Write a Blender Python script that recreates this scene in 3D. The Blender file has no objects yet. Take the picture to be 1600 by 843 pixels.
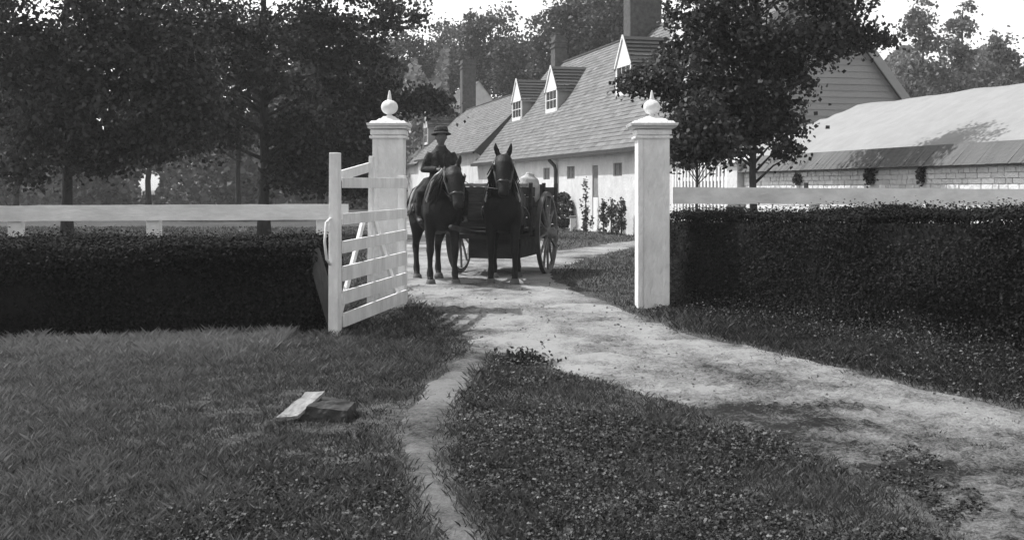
import bpy, bmesh, math, random
import numpy as np
from mathutils import Vector, Matrix
from mathutils.geometry import delaunay_2d_cdt

random.seed(7)
rng = np.random.default_rng(11)
SC = bpy.context.scene
COL = SC.collection

# ------------------------------------------------------------------ camera facts
F, CX, HY, EYE = 1750.0, 800.0, 295.0, 1.55      # focal (px of a 1600 wide frame), centre, horizon, eye height
def G(px, py):                                    # ground point seen at a pixel
    s = (py - HY) / EYE
    return ((px - CX) / s, F / s)
def W(px, py, Y):                                 # point at distance Y seen at a pixel
    return Vector(((px - CX) * Y / F, Y, EYE + (HY - py) * Y / F))
def gz(x, y):                                     # gentle lie of the land
    return 0.022 * np.sin(x * .55 + 1.0) * np.sin(y * .41) + 0.012 * np.sin(x * 1.3 + y * .9) - 0.02

# ------------------------------------------------------------------ materials (black and white photograph: greys)
def new_mat(name):
    m = bpy.data.materials.new(name); m.use_nodes = True
    nt = m.node_tree; nt.nodes.clear()
    return m, nt
def grey(v): return (v, v, v, 1)
def mat(name, lo, hi=None, scale=6.0, rough=.8, bump=0.0, bscale=None, stretch=(1, 1, 1), spec=.3, detail=6, metallic=0):
    """matte surface whose grey wanders between lo and hi with noise in object space"""
    if hi is None: hi = lo
    m, nt = new_mat(name); N, L = nt.nodes, nt.links
    out = N.new('ShaderNodeOutputMaterial'); b = N.new('ShaderNodeBsdfPrincipled')
    L.new(b.outputs[0], out.inputs[0])
    b.inputs['Roughness'].default_value = rough; b.inputs['Metallic'].default_value = metallic
    b.inputs['Specular IOR Level'].default_value = spec
    tc = N.new('ShaderNodeTexCoord'); mp = N.new('ShaderNodeMapping'); mp.inputs['Scale'].default_value = stretch
    L.new(tc.outputs['Object'], mp.inputs[0])
    n = N.new('ShaderNodeTexNoise'); n.inputs['Scale'].default_value = scale; n.inputs['Detail'].default_value = detail
    n.inputs['Roughness'].default_value = .65
    L.new(mp.outputs[0], n.inputs['Vector'])
    r = N.new('ShaderNodeValToRGB'); r.color_ramp.elements[0].position = .3; r.color_ramp.elements[1].position = .7
    r.color_ramp.elements[0].color = grey(lo); r.color_ramp.elements[1].color = grey(hi)
    L.new(n.outputs['Fac'], r.inputs[0]); L.new(r.outputs[0], b.inputs['Base Color'])
    if bump:
        n2 = N.new('ShaderNodeTexNoise'); n2.inputs['Scale'].default_value = bscale or scale * 4; n2.inputs['Detail'].default_value = 8
        L.new(mp.outputs[0], n2.inputs['Vector'])
        bp = N.new('ShaderNodeBump'); bp.inputs['Strength'].default_value = bump; bp.inputs['Distance'].default_value = .05
        L.new(n2.outputs['Fac'], bp.inputs['Height']); L.new(bp.outputs[0], b.inputs['Normal'])
    return m
def leaf_mat(name, lo, hi, trans=.25, rough=.55, spec=.25):
    """foliage: each leaf's own grey comes from its 'tone' value"""
    m, nt = new_mat(name); N, L = nt.nodes, nt.links
    out = N.new('ShaderNodeOutputMaterial'); b = N.new('ShaderNodeBsdfPrincipled'); t = N.new('ShaderNodeBsdfTranslucent')
    mx = N.new('ShaderNodeMixShader'); mx.inputs[0].default_value = trans
    at = N.new('ShaderNodeAttribute'); at.attribute_name = 'tone'
    mr = N.new('ShaderNodeMapRange'); mr.inputs['To Min'].default_value = lo; mr.inputs['To Max'].default_value = hi
    L.new(at.outputs['Fac'], mr.inputs['Value'])
    L.new(mr.outputs[0], b.inputs['Base Color']); L.new(mr.outputs[0], t.inputs['Color'])
    b.inputs['Roughness'].default_value = rough; b.inputs['Specular IOR Level'].default_value = spec
    L.new(b.outputs[0], mx.inputs[1]); L.new(t.outputs[0], mx.inputs[2]); L.new(mx.outputs[0], out.inputs[0])
    return m
def tone_mat(name, lo, hi, rough=.85, bump=.4, bscale=12, nscale=2.0, namp=.3):
    """surface with per-face 'tone' (each shingle, board or stone its own grey) plus noise"""
    m, nt = new_mat(name); N, L = nt.nodes, nt.links
    out = N.new('ShaderNodeOutputMaterial'); b = N.new('ShaderNodeBsdfPrincipled'); L.new(b.outputs[0], out.inputs[0])
    b.inputs['Roughness'].default_value = rough; b.inputs['Specular IOR Level'].default_value = .25
    at = N.new('ShaderNodeAttribute'); at.attribute_name = 'tone'
    tc = N.new('ShaderNodeTexCoord'); n = N.new('ShaderNodeTexNoise'); n.inputs['Scale'].default_value = nscale; n.inputs['Detail'].default_value = 8
    L.new(tc.outputs['Object'], n.inputs['Vector'])
    mm = N.new('ShaderNodeMath'); mm.operation = 'MULTIPLY_ADD'; mm.inputs[1].default_value = namp * 2; 
    sb = N.new('ShaderNodeMath'); sb.operation = 'SUBTRACT'; sb.inputs[1].default_value = namp
    L.new(n.outputs['Fac'], mm.inputs[0]); L.new(at.outputs['Fac'], mm.inputs[2]); L.new(mm.outputs[0], sb.inputs[0])
    mr = N.new('ShaderNodeMapRange'); mr.inputs['To Min'].default_value = lo; mr.inputs['To Max'].default_value = hi
    L.new(sb.outputs[0], mr.inputs['Value']); L.new(mr.outputs[0], b.inputs['Base Color'])
    n2 = N.new('ShaderNodeTexNoise'); n2.inputs['Scale'].default_value = bscale; n2.inputs['Detail'].default_value = 8
    L.new(tc.outputs['Object'], n2.inputs['Vector'])
    bp = N.new('ShaderNodeBump'); bp.inputs['Strength'].default_value = bump; bp.inputs['Distance'].default_value = .04
    L.new(n2.outputs['Fac'], bp.inputs['Height']); L.new(bp.outputs[0], b.inputs['Normal'])
    return m

M = {}
M['white_paint'] = mat('white_paint', .60, .88, 5.0, .7, .45, 30, (1, 1, .35))
M['white_trim'] = mat('white_trim', .74, .82, 3.0, .6)
M['rail_paint'] = mat('rail_paint', .60, .88, 5, .65, .2, 20, (.4, 1, 1))
M['old_wood'] = mat('old_wood', .04, .10, 6, .85, .5, 25, (1, 1, .2))
M['pillar_paint'] = mat('pillar_paint', .58, .86, 3.2, .75, .5, 22, (1, 1, .5))
M['whitewash'] = mat('whitewash', .52, .74, 1.6, .9, .35, 9)
M['shingle'] = tone_mat('shingle', .08, .22)
M['shaded_shingle'] = tone_mat('shaded_shingle', .035, .085)  # shingle grey lowered: shade of the viewer-side slopes is in the colour
M['coping_shingle'] = tone_mat('coping_shingle', .07, .16)
M['siding'] = tone_mat('siding', .26, .38, nscale=1.2)
M['pale_roof'] = mat('pale_roof', .22, .27, 3, .7, .12, 12)
M['brick'] = mat('brick', .05, .12, 5, .9, .5, 14)
M['glass'] = mat('glass', .03, .05, 2, .15, spec=.5)
M['grey_panel'] = mat('grey_panel', .16, .26, 4, .8, .3)
M['iron'] = mat('iron', .03, .07, 10, .6)
M['bark'] = mat('bark', .025, .08, 7, .95, .9, 18, (1, 1, .3))
M['leaf_maple'] = leaf_mat('leaf_maple', .018, .11, .25)
M['leaf_oak'] = leaf_mat('leaf_oak', .016, .12, .3)
M['leaf_far'] = leaf_mat('leaf_far', .03, .12, .3)  # far leaf greys, here and below, are raised to hold distance haze
M['leaf_hazed'] = leaf_mat('leaf_hazed', .08, .24, .35)
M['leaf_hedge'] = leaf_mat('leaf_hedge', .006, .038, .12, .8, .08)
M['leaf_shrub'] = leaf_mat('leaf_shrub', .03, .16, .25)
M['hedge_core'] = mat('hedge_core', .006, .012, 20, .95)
M['grass'] = leaf_mat('grass_blade', .012, .23, .25, .6)
M['clover'] = leaf_mat('clover_leaf', .012, .16, .2, .5)
M['soil'] = mat('soil', .03, .075, 2.5, .95, .6, 30)
M['horse_dark'] = mat('horse_dark', .005, .014, 5, .6, .3, 40, spec=.22)
M['horse_bay'] = mat('horse_bay', .007, .018, 5, .55, .3, 40, spec=.25)
def coat_patch(m, c, rad, val):
    """a pale soft-edged patch mixed into the base colour, fixed on the animal"""
    nt = m.node_tree; N, L = nt.nodes, nt.links; b = next(n for n in N if n.type == 'BSDF_PRINCIPLED'); src = b.inputs['Base Color'].links[0].from_socket
    tc = N.new('ShaderNodeTexCoord'); mp = N.new('ShaderNodeMapping'); mp.inputs['Scale'].default_value = [1 / q for q in rad]; mp.inputs['Location'].default_value = [-p / q for p, q in zip(c, rad)]
    ln = N.new('ShaderNodeVectorMath'); ln.operation = 'LENGTH'; nz = N.new('ShaderNodeTexNoise'); nz.inputs['Scale'].default_value = 9; nz.inputs['Detail'].default_value = 6
    ad = N.new('ShaderNodeMath'); ad.operation = 'MULTIPLY_ADD'; ad.inputs[1].default_value = 1.4; mr = N.new('ShaderNodeMapRange'); mr.inputs['From Min'].default_value = 1.85; mr.inputs['From Max'].default_value = 1.45
    mx = N.new('ShaderNodeMix'); mx.data_type = 'RGBA'; mx.inputs['B'].default_value = grey(val)
    L.new(tc.outputs['Object'], mp.inputs[0]); L.new(tc.outputs['Object'], nz.inputs['Vector']); L.new(mp.outputs[0], ln.inputs[0]); L.new(nz.outputs['Fac'], ad.inputs[0]); L.new(ln.outputs['Value'], ad.inputs[2])
    L.new(ad.outputs[0], mr.inputs['Value']); L.new(mr.outputs[0], mx.inputs['Factor']); L.new(src, mx.inputs['A']); L.new(mx.outputs['Result'], b.inputs['Base Color'])
coat_patch(M['horse_bay'], (-.30, .50, 1.28), (.16, .20, .22), .22)
M['hair'] = mat('hair', .006, .012, 30, .6, .5, 60)
M['hoof'] = mat('hoof', .06, .12, 12, .6)
M['leather'] = mat('leather', .02, .055, 18, .4, spec=.5)
M['cloth_dark'] = mat('cloth_dark', .012, .035, 12, .95, .5, 30)
M['cloth_mid'] = mat('cloth_mid', .018, .06, 12, .95, .5, 30)
M['felt'] = mat('felt', .03, .07, 14, .95, .3)
M['skin'] = mat('skin', .09, .14, 12, .6)
M['sack'] = mat('sack', .3, .5, 9, .95, .6, 22)
M['cart_wood'] = mat('cart_wood', .02, .07, 6, .85, .5, 22, (.3, 1, 1))
M['wheel_wood'] = mat('wheel_wood', .10, .26, 7, .8, .4, 20)
M['stone_lit'] = mat('stone_lit', .16, .36, 7, .9, .6, 20)  # one stone: its sunlit and shaded faces get separate greys
M['stone_shaded'] = mat('stone_shaded', .02, .06, 7, .9, .6, 20)

# ------------------------------------------------------------------ mesh helpers
def tag(o, label=None, cat=None, group=None, kind=None):
    if label: o['label'] = label
    if cat: o['category'] = cat
    if group: o['group'] = group
    if kind: o['kind'] = kind
    return o
def empty(name, loc=(0, 0, 0), rz=0, label=None, cat=None, group=None):
    o = bpy.data.objects.new(name, None); COL.objects.link(o)
    o.location = loc; o.rotation_euler = (0, 0, rz); o.empty_display_size = .2
    return tag(o, label, cat, group)

class MB:
    def __init__(s): s.v, s.f, s.t = [], [], []
    def quad(s, a, b, c, d, tone=None):
        n = len(s.v); s.v += [tuple(a), tuple(b), tuple(c), tuple(d)]; s.f.append((n, n + 1, n + 2, n + 3)); s.t.append(.5 if tone is None else tone); return s
    def poly(s, pts, tone=None):
        n = len(s.v); s.v += [tuple(p) for p in pts]; s.f.append(tuple(range(n, n + len(pts)))); s.t.append(.5 if tone is None else tone); return s
    def hexa(s, p, tone=None):            # 8 points: bottom ring 0-3 (ccw from above), top ring 4-7
        n = len(s.v); s.v += [tuple(q) for q in p]
        for f in ((3, 2, 1, 0), (4, 5, 6, 7), (0, 1, 5, 4), (1, 2, 6, 5), (2, 3, 7, 6), (3, 0, 4, 7)):
            s.f.append(tuple(n + i for i in f)); s.t.append(.5 if tone is None else tone)
        return s
    def box(s, x0, x1, y0, y1, z0, z1, tone=None):
        return s.hexa([(x0, y0, z0), (x1, y0, z0), (x1, y1, z0), (x0, y1, z0), (x0, y0, z1), (x1, y0, z1), (x1, y1, z1), (x0, y1, z1)], tone)
    def beam(s, a, b, w, h, up=(0, 0, 1), tone=None):     # board from a to b; w across, h along up
        a, b, up = Vector(a), Vector(b), Vector(up); d = (b - a).normalized()
        sx = d.cross(up).normalized(); uz = sx.cross(d).normalized()
        p = []
        for e in (a, b): pass
        q = [(-1, -1), (1, -1), (1, 1), (-1, 1)]
        lo = [a + sx * (w / 2 * i) + uz * (h / 2 * j) for i, j in q]; hi = [b + sx * (w / 2 * i) + uz * (h / 2 * j) for i, j in q]
        return s.hexa(lo + hi, tone)
    def tube(s, pts, rad, seg=10, cap=True, up=None):     # rad: r or (rx, ry) per point
        pts = [Vector(p) for p in pts]; n = len(pts); rings = []
        prev = Vector(up) if up else Vector((1, 0, 0))
        for i, p in enumerate(pts):
            d = (pts[min(i + 1, n - 1)] - pts[max(i - 1, 0)]).normalized()
            x = prev - d * prev.dot(d)
            if x.length < 1e-4: x = Vector((0, 1, 0)) - d * d.y
            x.normalize(); y = d.cross(x); prev = x
            r = rad[i] if hasattr(rad, '__len__') else rad
            rx, ry = r if hasattr(r, '__len__') else (r, r)
            base = len(s.v)
            for k in range(seg):
                a = 2 * math.pi * k / seg
                s.v.append(tuple(p + x * (rx * math.cos(a)) + y * (ry * math.sin(a))))
            rings.append(base)
        for i in range(n - 1):
            for k in range(seg):
                k2 = (k + 1) % seg
                s.f.append((rings[i] + k, rings[i] + k2, rings[i + 1] + k2, rings[i + 1] + k)); s.t.append(.5)
        if cap:
            s.f.append(tuple(rings[0] + k for k in range(seg))[::-1]); s.t.append(.5)
            s.f.append(tuple(rings[-1] + k for k in range(seg))); s.t.append(.5)
        return s
    def lathe(s, prof, c=(0, 0, 0), seg=20, ax=None):     # prof (r, z); optional matrix
        base = []
        for r, z in prof:
            b = len(s.v)
            for k in range(seg):
                a = 2 * math.pi * k / seg
                p = Vector((r * math.cos(a), r * math.sin(a), z))
                if ax: p = ax @ p
                s.v.append(tuple(p + Vector(c)))
            base.append(b)
        for i in range(len(prof) - 1):
            for k in range(seg):
                k2 = (k + 1) % seg
                s.f.append((base[i] + k, base[i] + k2, base[i + 1] + k2, base[i + 1] + k)); s.t.append(.5)
        s.f.append(tuple(base[0] + k for k in range(seg))[::-1]); s.t.append(.5)
        s.f.append(tuple(base[-1] + k for k in range(seg))); s.t.append(.5)
        return s
    def build(s, name, material, parent=None, smooth=False, bevel=0, tones=False, remesh=0, smooth_it=0):
        me = bpy.data.meshes.new(name); me.from_pydata(s.v, [], s.f); me.update()
        if tones:
            a = me.attributes.new('tone', 'FLOAT', 'FACE'); a.data.foreach_set('value', np.array(s.t, dtype=np.float32))
        me.materials.append(material)
        if smooth: me.polygons.foreach_set('use_smooth', [True] * len(me.polygons))
        o = bpy.data.objects.new(name, me); COL.objects.link(o); o.parent = parent
        if remesh:
            r = o.modifiers.new('remesh', 'REMESH'); r.mode = 'VOXEL'; r.voxel_size = remesh; r.use_smooth_shade = True
            if smooth_it:
                q = o.modifiers.new('soft', 'SMOOTH'); q.factor = .5; q.iterations = smooth_it
        if bevel:
            b = o.modifiers.new('bevel', 'BEVEL'); b.width = bevel; b.segments = 2; b.limit_method = 'ANGLE'
        return o

def np_mesh(name, V, Fc, k, material, parent=None, tone=None, smooth=False):
    """V (n,3), Fc (m,k) index array"""
    me = bpy.data.meshes.new(name)
    me.vertices.add(len(V)); me.vertices.foreach_set('co', np.ascontiguousarray(V, dtype=np.float32).ravel())
    m = len(Fc); me.loops.add(m * k); me.loops.foreach_set('vertex_index', np.ascontiguousarray(Fc, dtype=np.int32).ravel())
    me.polygons.add(m); me.polygons.foreach_set('loop_start', np.arange(0, m * k, k, dtype=np.int32))
    me.update(calc_edges=True)
    if tone is not None:
        a = me.attributes.new('tone', 'FLOAT', 'FACE'); a.data.foreach_set('value', np.ascontiguousarray(tone, dtype=np.float32))
    if smooth: me.polygons.foreach_set('use_smooth', np.ones(m, dtype=bool))
    me.materials.append(material)
    o = bpy.data.objects.new(name, me); COL.objects.link(o); o.parent = parent
    return o
def unit(a): return a / np.maximum(np.linalg.norm(a, axis=1, keepdims=True), 1e-9)
def leaf_mesh(name, C, size, material, parent=None, up=.6, tone=None, wide=.42, normal=None):
    """one bent four-cornered leaf at every centre"""
    n = len(C); size = np.broadcast_to(np.asarray(size, dtype=float), (n,))[:, None] * rng.uniform(.7, 1.3, (n, 1))
    N = rng.normal(size=(n, 3)); N = unit(N)
    if normal is not None: N = N * .8 + normal
    N[:, 2] += up; N = unit(N)
    T = rng.normal(size=(n, 3)); T[:, 2] -= .5; T = unit(T - N * (T * N).sum(1, keepdims=True)); B = np.cross(N, T)
    w = wide
    V = np.stack([C - T * size * .5, C + B * size * w + N * size * .10 - T * size * .06, C + T * size * .55 - N * size * .06, C - B * size * w + N * size * .10 - T * size * .06], 1).reshape(-1, 3)
    Fc = np.arange(n * 4).reshape(n, 4)
    if tone is None: tone = rng.random(n)
    return np_mesh(name, V, Fc, 4, material, parent, tone)

def in_poly(px, py, P):
    P = np.asarray(P, float); r = np.zeros(px.shape, bool); j = len(P) - 1
    for i in range(len(P)):
        c = ((P[i, 1] > py) != (P[j, 1] > py)) & (px < (P[j, 0] - P[i, 0]) * (py - P[i, 1]) / (P[j, 1] - P[i, 1] + 1e-12) + P[i, 0])
        r ^= c; j = i
    return r
def poly_dist(px, py, P):
    P = np.asarray(P, float); d = np.full(px.shape, 1e9); n = len(P)
    for i in range(n):
        a, b = P[i], P[(i + 1) % n]; ab = b - a; L = (ab * ab).sum() + 1e-12
        t = np.clip(((px - a[0]) * ab[0] + (py - a[1]) * ab[1]) / L, 0, 1)
        d = np.minimum(d, np.hypot(px - a[0] - t * ab[0], py - a[1] - t * ab[1]))
    return d
def smooth_noise(x, y, seed, sc):
    r = np.random.default_rng(seed); v = np.zeros_like(x)
    for k in range(9):
        a = r.uniform(0, 6.28); q = sc * r.uniform(.6, 2.2); v = v + np.sin(x * q * math.cos(a) + y * q * math.sin(a) + r.uniform(0, 6.28))
    return v / 4.0

# ------------------------------------------------------------------ camera, world, sun
cam = bpy.data.cameras.new('camera'); co = bpy.data.objects.new('camera', cam); COL.objects.link(co)
co.location = (0, 0, EYE); co.rotation_euler = (math.pi / 2, 0, 0)
cam.sensor_width = 36; cam.lens = 36 * F / 1600; cam.shift_y = -(421.5 - HY) / 1600
cam.clip_end = 3000; SC.camera = co

SUN_EL = math.radians(56); sx, sy = -.91, .42; SUN_AZ = math.atan2(sx, sy)
w = bpy.data.worlds.new('World'); SC.world = w; w.use_nodes = True; nt = w.node_tree; nt.nodes.clear()
o_ = nt.nodes.new('ShaderNodeOutputWorld'); bg = nt.nodes.new('ShaderNodeBackground'); sk = nt.nodes.new('ShaderNodeTexSky'); bw = nt.nodes.new('ShaderNodeRGBToBW')
sk.sky_type = 'NISHITA'; sk.sun_disc = False; sk.sun_elevation = SUN_EL; sk.sun_rotation = SUN_AZ; sk.dust_density = 1.6; sk.air_density = 1.2
nt.links.new(sk.outputs[0], bw.inputs[0]); nt.links.new(bw.outputs[0], bg.inputs[0]); nt.links.new(bg.outputs[0], o_.inputs[0])
bg.inputs[1].default_value = .15
sl = bpy.data.lights.new('sun', 'SUN'); sl.energy = 2.45; sl.angle = math.radians(.6); sl.color = (1, 1, 1)
so = bpy.data.objects.new('sun', sl); COL.objects.link(so)
D = Vector((math.cos(SUN_EL) * math.sin(SUN_AZ), math.cos(SUN_EL) * math.cos(SUN_AZ), math.sin(SUN_EL)))
so.rotation_euler = D.to_track_quat('Z', 'Y').to_euler()
vs = SC.view_settings; vs.view_transform = 'Standard'; vs.look = 'None'; vs.exposure = 1.05; vs.gamma = 1; vs.use_curve_mapping = False

# ------------------------------------------------------------------ ground, road, footpath
def axis(lo, hi, step, far, k=1.25):
    a = list(np.arange(lo, hi + 1e-6, step)); s = step
    while a[-1] < far: s *= k; a.append(a[-1] + s)
    s = step
    while a[0] > -far: s *= k; a.insert(0, a[0] - s)
    return np.array(a)
xs, ys = axis(-14, 14, .25, 900), axis(2, 40, .25, 1500)
X, Y_ = np.meshgrid(xs, ys); Z = gz(X, Y_)
far_ = np.clip((np.hypot(X, Y_ - 15) - 30) / 30, 0, 1); Z = Z * (1 - far_) - .02 * far_
nx, ny = len(xs), len(ys); idx = np.arange(nx * ny).reshape(ny, nx)
Fq = np.stack([idx[:-1, :-1], idx[:-1, 1:], idx[1:, 1:], idx[1:, :-1]], -1).reshape(-1, 4)
def ground_mat():
    m, nt = new_mat('lawn_soil'); N, L = nt.nodes, nt.links
    out = N.new('ShaderNodeOutputMaterial'); b = N.new('ShaderNodeBsdfPrincipled'); L.new(b.outputs[0], out.inputs[0]); b.inputs['Roughness'].default_value = .95
    b.inputs['Specular IOR Level'].default_value = .1
    tc = N.new('ShaderNodeTexCoord')
    n1 = N.new('ShaderNodeTexNoise'); n1.inputs['Scale'].default_value = .6; n1.inputs['Detail'].default_value = 10; n1.inputs['Roughness'].default_value = .7
    n2 = N.new('ShaderNodeTexNoise'); n2.inputs['Scale'].default_value = 14; n2.inputs['Detail'].default_value = 6
    for n in (n1, n2): L.new(tc.outputs['Object'], n.inputs['Vector'])
    mul = N.new('ShaderNodeMath'); mul.operation = 'MULTIPLY'; L.new(n1.outputs['Fac'], mul.inputs[0]); L.new(n2.outputs['Fac'], mul.inputs[1])
    r = N.new('ShaderNodeValToRGB'); r.color_ramp.elements[0].position = .12; r.color_ramp.elements[1].position = .42
    r.color_ramp.elements[0].color = grey(.03); r.color_ramp.elements[1].color = grey(.12)
    L.new(mul.outputs[0], r.inputs[0]); L.new(r.outputs[0], b.inputs['Base Color'])
    bp = N.new('ShaderNodeBump'); bp.inputs['Strength'].default_value = .8; bp.inputs['Distance'].default_value = .06
    L.new(n2.outputs['Fac'], bp.inputs['Height']); L.new(bp.outputs[0], b.inputs['Normal'])
    return m
g = np_mesh('ground', np.stack([X, Y_, Z], -1).reshape(-1, 3), Fq, 4, ground_mat(), smooth=True); g['kind'] = 'structure'

ROAD = [(636, 470), (662, 474), (690, 492), (716, 512), (738, 535), (775, 549), (822, 556), (880, 576), (930, 590), (985, 606), (1040, 622), (1100, 645), (1180, 674),
        (1260, 706), (1340, 742), (1420, 788), (1490, 835), (1560, 900), (2050, 900), (1900, 720), (1720, 662), (1587, 632), (1480, 608), (1400, 588), (1300, 564), (1200, 541), (1080, 517), (1010, 493), (955, 472), (905, 452), (868, 436), (862, 424),
        (905, 407), (945, 396), (1000, 384), (1090, 376), (1090, 365), (1000, 373), (930, 382), (868, 389), (850, 370), (800, 346), (735, 336), (660, 322), (615, 316), (590, 320), (560, 336), (575, 372), (600, 420)]
PATH = [(738, 531), (710, 556), (682, 580), (650, 610), (624, 645), (614, 680), (618, 716), (630, 745), (646, 780), (658, 812), (674, 860), (700, 940), (830, 940), (795, 870),
        (768, 824), (738, 790), (710, 752), (698, 715), (696, 680), (706, 645), (728, 612), (750, 580), (774, 554), (790, 545)]
YARD_FAR = [(-60, 358), (200, 356), (420, 353), (560, 347), (560, 343), (420, 347), (200, 350), (-60, 353)]
# the dark middle strip and verge where sparse turf mixes into the road (right foreground)
DARK_STRIP = [(1100, 648), (1180, 630), (1300, 628), (1420, 660), (1600, 700), (1750, 760), (2050, 900), (1560, 900), (1490, 835), (1420, 788), (1340, 742), (1260, 706), (1180, 674)]
DARK_STRIP = [G(*p) for p in DARK_STRIP]

Rw, Pw, Dw = ([G(*p) for p in q] for q in (ROAD, PATH, YARD_FAR))
def dense(P, step, jit, seed):
    r = random.Random(seed); out = []
    for i in range(len(P)):
        a, b = Vector(P[i]), Vector(P[(i + 1) % len(P)]); d = b - a; n = max(1, int(d.length / step)); nn = Vector((-d.y, d.x)).normalized()
        for k in range(n):
            out.append(a + d * (k / n) + nn * r.uniform(-jit, jit) * (1 if k else .5))
    return out
def sheet(name, P, step, jit, lift, material, seed, spacing, rel=.02, wear=False):
    B = dense(P, step, jit, seed); BA = np.array([(p.x, p.y) for p in B])
    x0, y0, x1, y1 = BA[:, 0].min(), BA[:, 1].min(), BA[:, 0].max(), BA[:, 1].max(); pts = []
    yy = y0
    while yy < y1:
        st = spacing * max(1, yy / 9.0) ** 1.6
        for xx in np.arange(x0, x1, st): pts.append((xx + rng.uniform(-.35, .35) * st, yy + rng.uniform(-.35, .35) * st))
        yy += st
    pts = np.array(pts); ok = in_poly(pts[:, 0], pts[:, 1], BA) & (poly_dist(pts[:, 0], pts[:, 1], BA) > .05); pts = pts[ok]
    vin = list(B) + [Vector(p) for p in pts]; n = len(B)
    v, e, f, *_ = delaunay_2d_cdt(vin, [(i, (i + 1) % n) for i in range(n)], [list(range(n))], 1, 1e-5)
    V = np.array([(q.x, q.y) for q in v]); d = poly_dist(V[:, 0], V[:, 1], BA)
    near = np.clip((40 - V[:, 1]) / 15, 0, 1)
    h = np.clip(d / .3, 0, 1) * (np.abs(smooth_noise(V[:, 0], V[:, 1], 3, 5.5)) * rel * .15 + np.clip(smooth_noise(V[:, 0], V[:, 1], 4, 17.0), 0, 2) * rel * .3 + rng.random(len(V)) ** 3 * rel * .8) * near
    far = np.clip((np.hypot(V[:, 0], V[:, 1] - 15) - 30) / 30, 0, 1)
    z = gz(V[:, 0], V[:, 1]) * (1 - far) - .02 * far + lift * np.clip(d / .12, 0, 1) - .014 * np.clip(1 - d / .08, 0, 1) + h
    o = np_mesh(name, np.column_stack([V, z]), np.array([q for q in f if len(q) == 3]), 3, material, smooth=True); o['kind'] = 'structure'
    x_, y_ = V[:, 0], V[:, 1]; ed = np.clip(d / (.5 if wear else .22), 0, 1)
    tn = .52 + .20 * ed - .12 + .10 * smooth_noise(x_, y_, 61, 1.6) + .10 * smooth_noise(x_, y_, 62, 6.0) + .05 * smooth_noise(x_, y_, 63, 15.0) + rng.normal(0, .05, len(x_))
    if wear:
        WP = np.array(DARK_STRIP); wd = poly_dist(x_, y_, WP); wd = np.where(in_poly(x_, y_, WP), wd, -wd) + .14 * smooth_noise(x_, y_, 64, 3.0)
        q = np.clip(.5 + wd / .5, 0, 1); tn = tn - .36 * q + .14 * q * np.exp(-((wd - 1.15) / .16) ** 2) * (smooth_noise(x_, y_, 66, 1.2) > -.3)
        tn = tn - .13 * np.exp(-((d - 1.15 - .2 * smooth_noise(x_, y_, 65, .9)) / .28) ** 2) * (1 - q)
    at = o.data.attributes.new('tone', 'FLOAT', 'POINT'); at.data.foreach_set('value', np.clip(tn, .12, 1).astype(np.float32))
    return o
def dirt(name, lo, hi):
    m, nt = new_mat(name); N, L = nt.nodes, nt.links
    out = N.new('ShaderNodeOutputMaterial'); b = N.new('ShaderNodeBsdfPrincipled'); L.new(b.outputs[0], out.inputs[0]); b.inputs['Roughness'].default_value = .95
    b.inputs['Specular IOR Level'].default_value = .1
    tc = N.new('ShaderNodeTexCoord')
    def noise(s, d=8, rg=.65):
        n = N.new('ShaderNodeTexNoise'); n.inputs['Scale'].default_value = s; n.inputs['Detail'].default_value = d; n.inputs['Roughness'].default_value = rg
        L.new(tc.outputs['Object'], n.inputs['Vector']); return n
    a, c, e = noise(.8, 5, .55), noise(17, 10, .8), noise(55, 6, .8)
    m1 = N.new('ShaderNodeMath'); m1.operation = 'MULTIPLY_ADD'; m1.inputs[1].default_value = .95; L.new(c.outputs['Fac'], m1.inputs[0]); L.new(a.outputs['Fac'], m1.inputs[2])
    m2 = N.new('ShaderNodeMath'); m2.operation = 'MULTIPLY_ADD'; m2.inputs[1].default_value = .95; L.new(e.outputs['Fac'], m2.inputs[0]); L.new(m1.outputs[0], m2.inputs[2])
    r = N.new('ShaderNodeValToRGB'); r.color_ramp.elements[0].position = .38; r.color_ramp.elements[1].position = .86
    sb_ = N.new('ShaderNodeMath'); sb_.operation = 'SUBTRACT'; sb_.inputs[1].default_value = 1.15
    r.color_ramp.elements[0].color = grey(lo); r.color_ramp.elements[1].color = grey(hi)
    at = N.new('ShaderNodeAttribute'); at.attribute_name = 'tone'; ad = N.new('ShaderNodeMath'); ad.operation = 'MULTIPLY_ADD'; ad.inputs[1].default_value = .75
    L.new(at.outputs['Fac'], ad.inputs[0]); L.new(m2.outputs[0], ad.inputs[2])
    L.new(ad.outputs[0], sb_.inputs[0]); L.new(sb_.outputs[0], r.inputs[0]); L.new(r.outputs[0], b.inputs['Base Color'])
    bp = N.new('ShaderNodeBump'); bp.inputs['Strength'].default_value = .9; bp.inputs['Distance'].default_value = .05
    L.new(m2.outputs[0], bp.inputs['Height']); L.new(bp.outputs[0], b.inputs['Normal'])
    return m
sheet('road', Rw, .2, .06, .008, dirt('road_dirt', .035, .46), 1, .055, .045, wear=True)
sheet('footpath', Pw, .12, .04, .012, dirt('path_dirt', .045, .30), 2, .06, .03)
sheet('sunlit_strip', Dw, 1.0, .15, .010, dirt('sunlit_ground', .3, .5), 4, 1.2, .01)  # sunlight on the far ground put into this sheet's pale colour

def px_of(x, y, z=0.0): return CX + F * x / y, HY + F * (EYE - z) / y
RA, PA, WA = np.array(Rw), np.array(Pw), np.array(DARK_STRIP)
HEDGE_L = [(-7.9, 11.35), (-2.12, 11.95), (-2.2, 13.9), (-8.6, 13.9)]
HEDGE_R = [(2.12, 15.9), (2.32, 15.05), (4.85, 10.9), (6.1, 8.9), (7.2, 9.6), (5.6, 12.6), (3.7, 16.1)]

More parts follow.
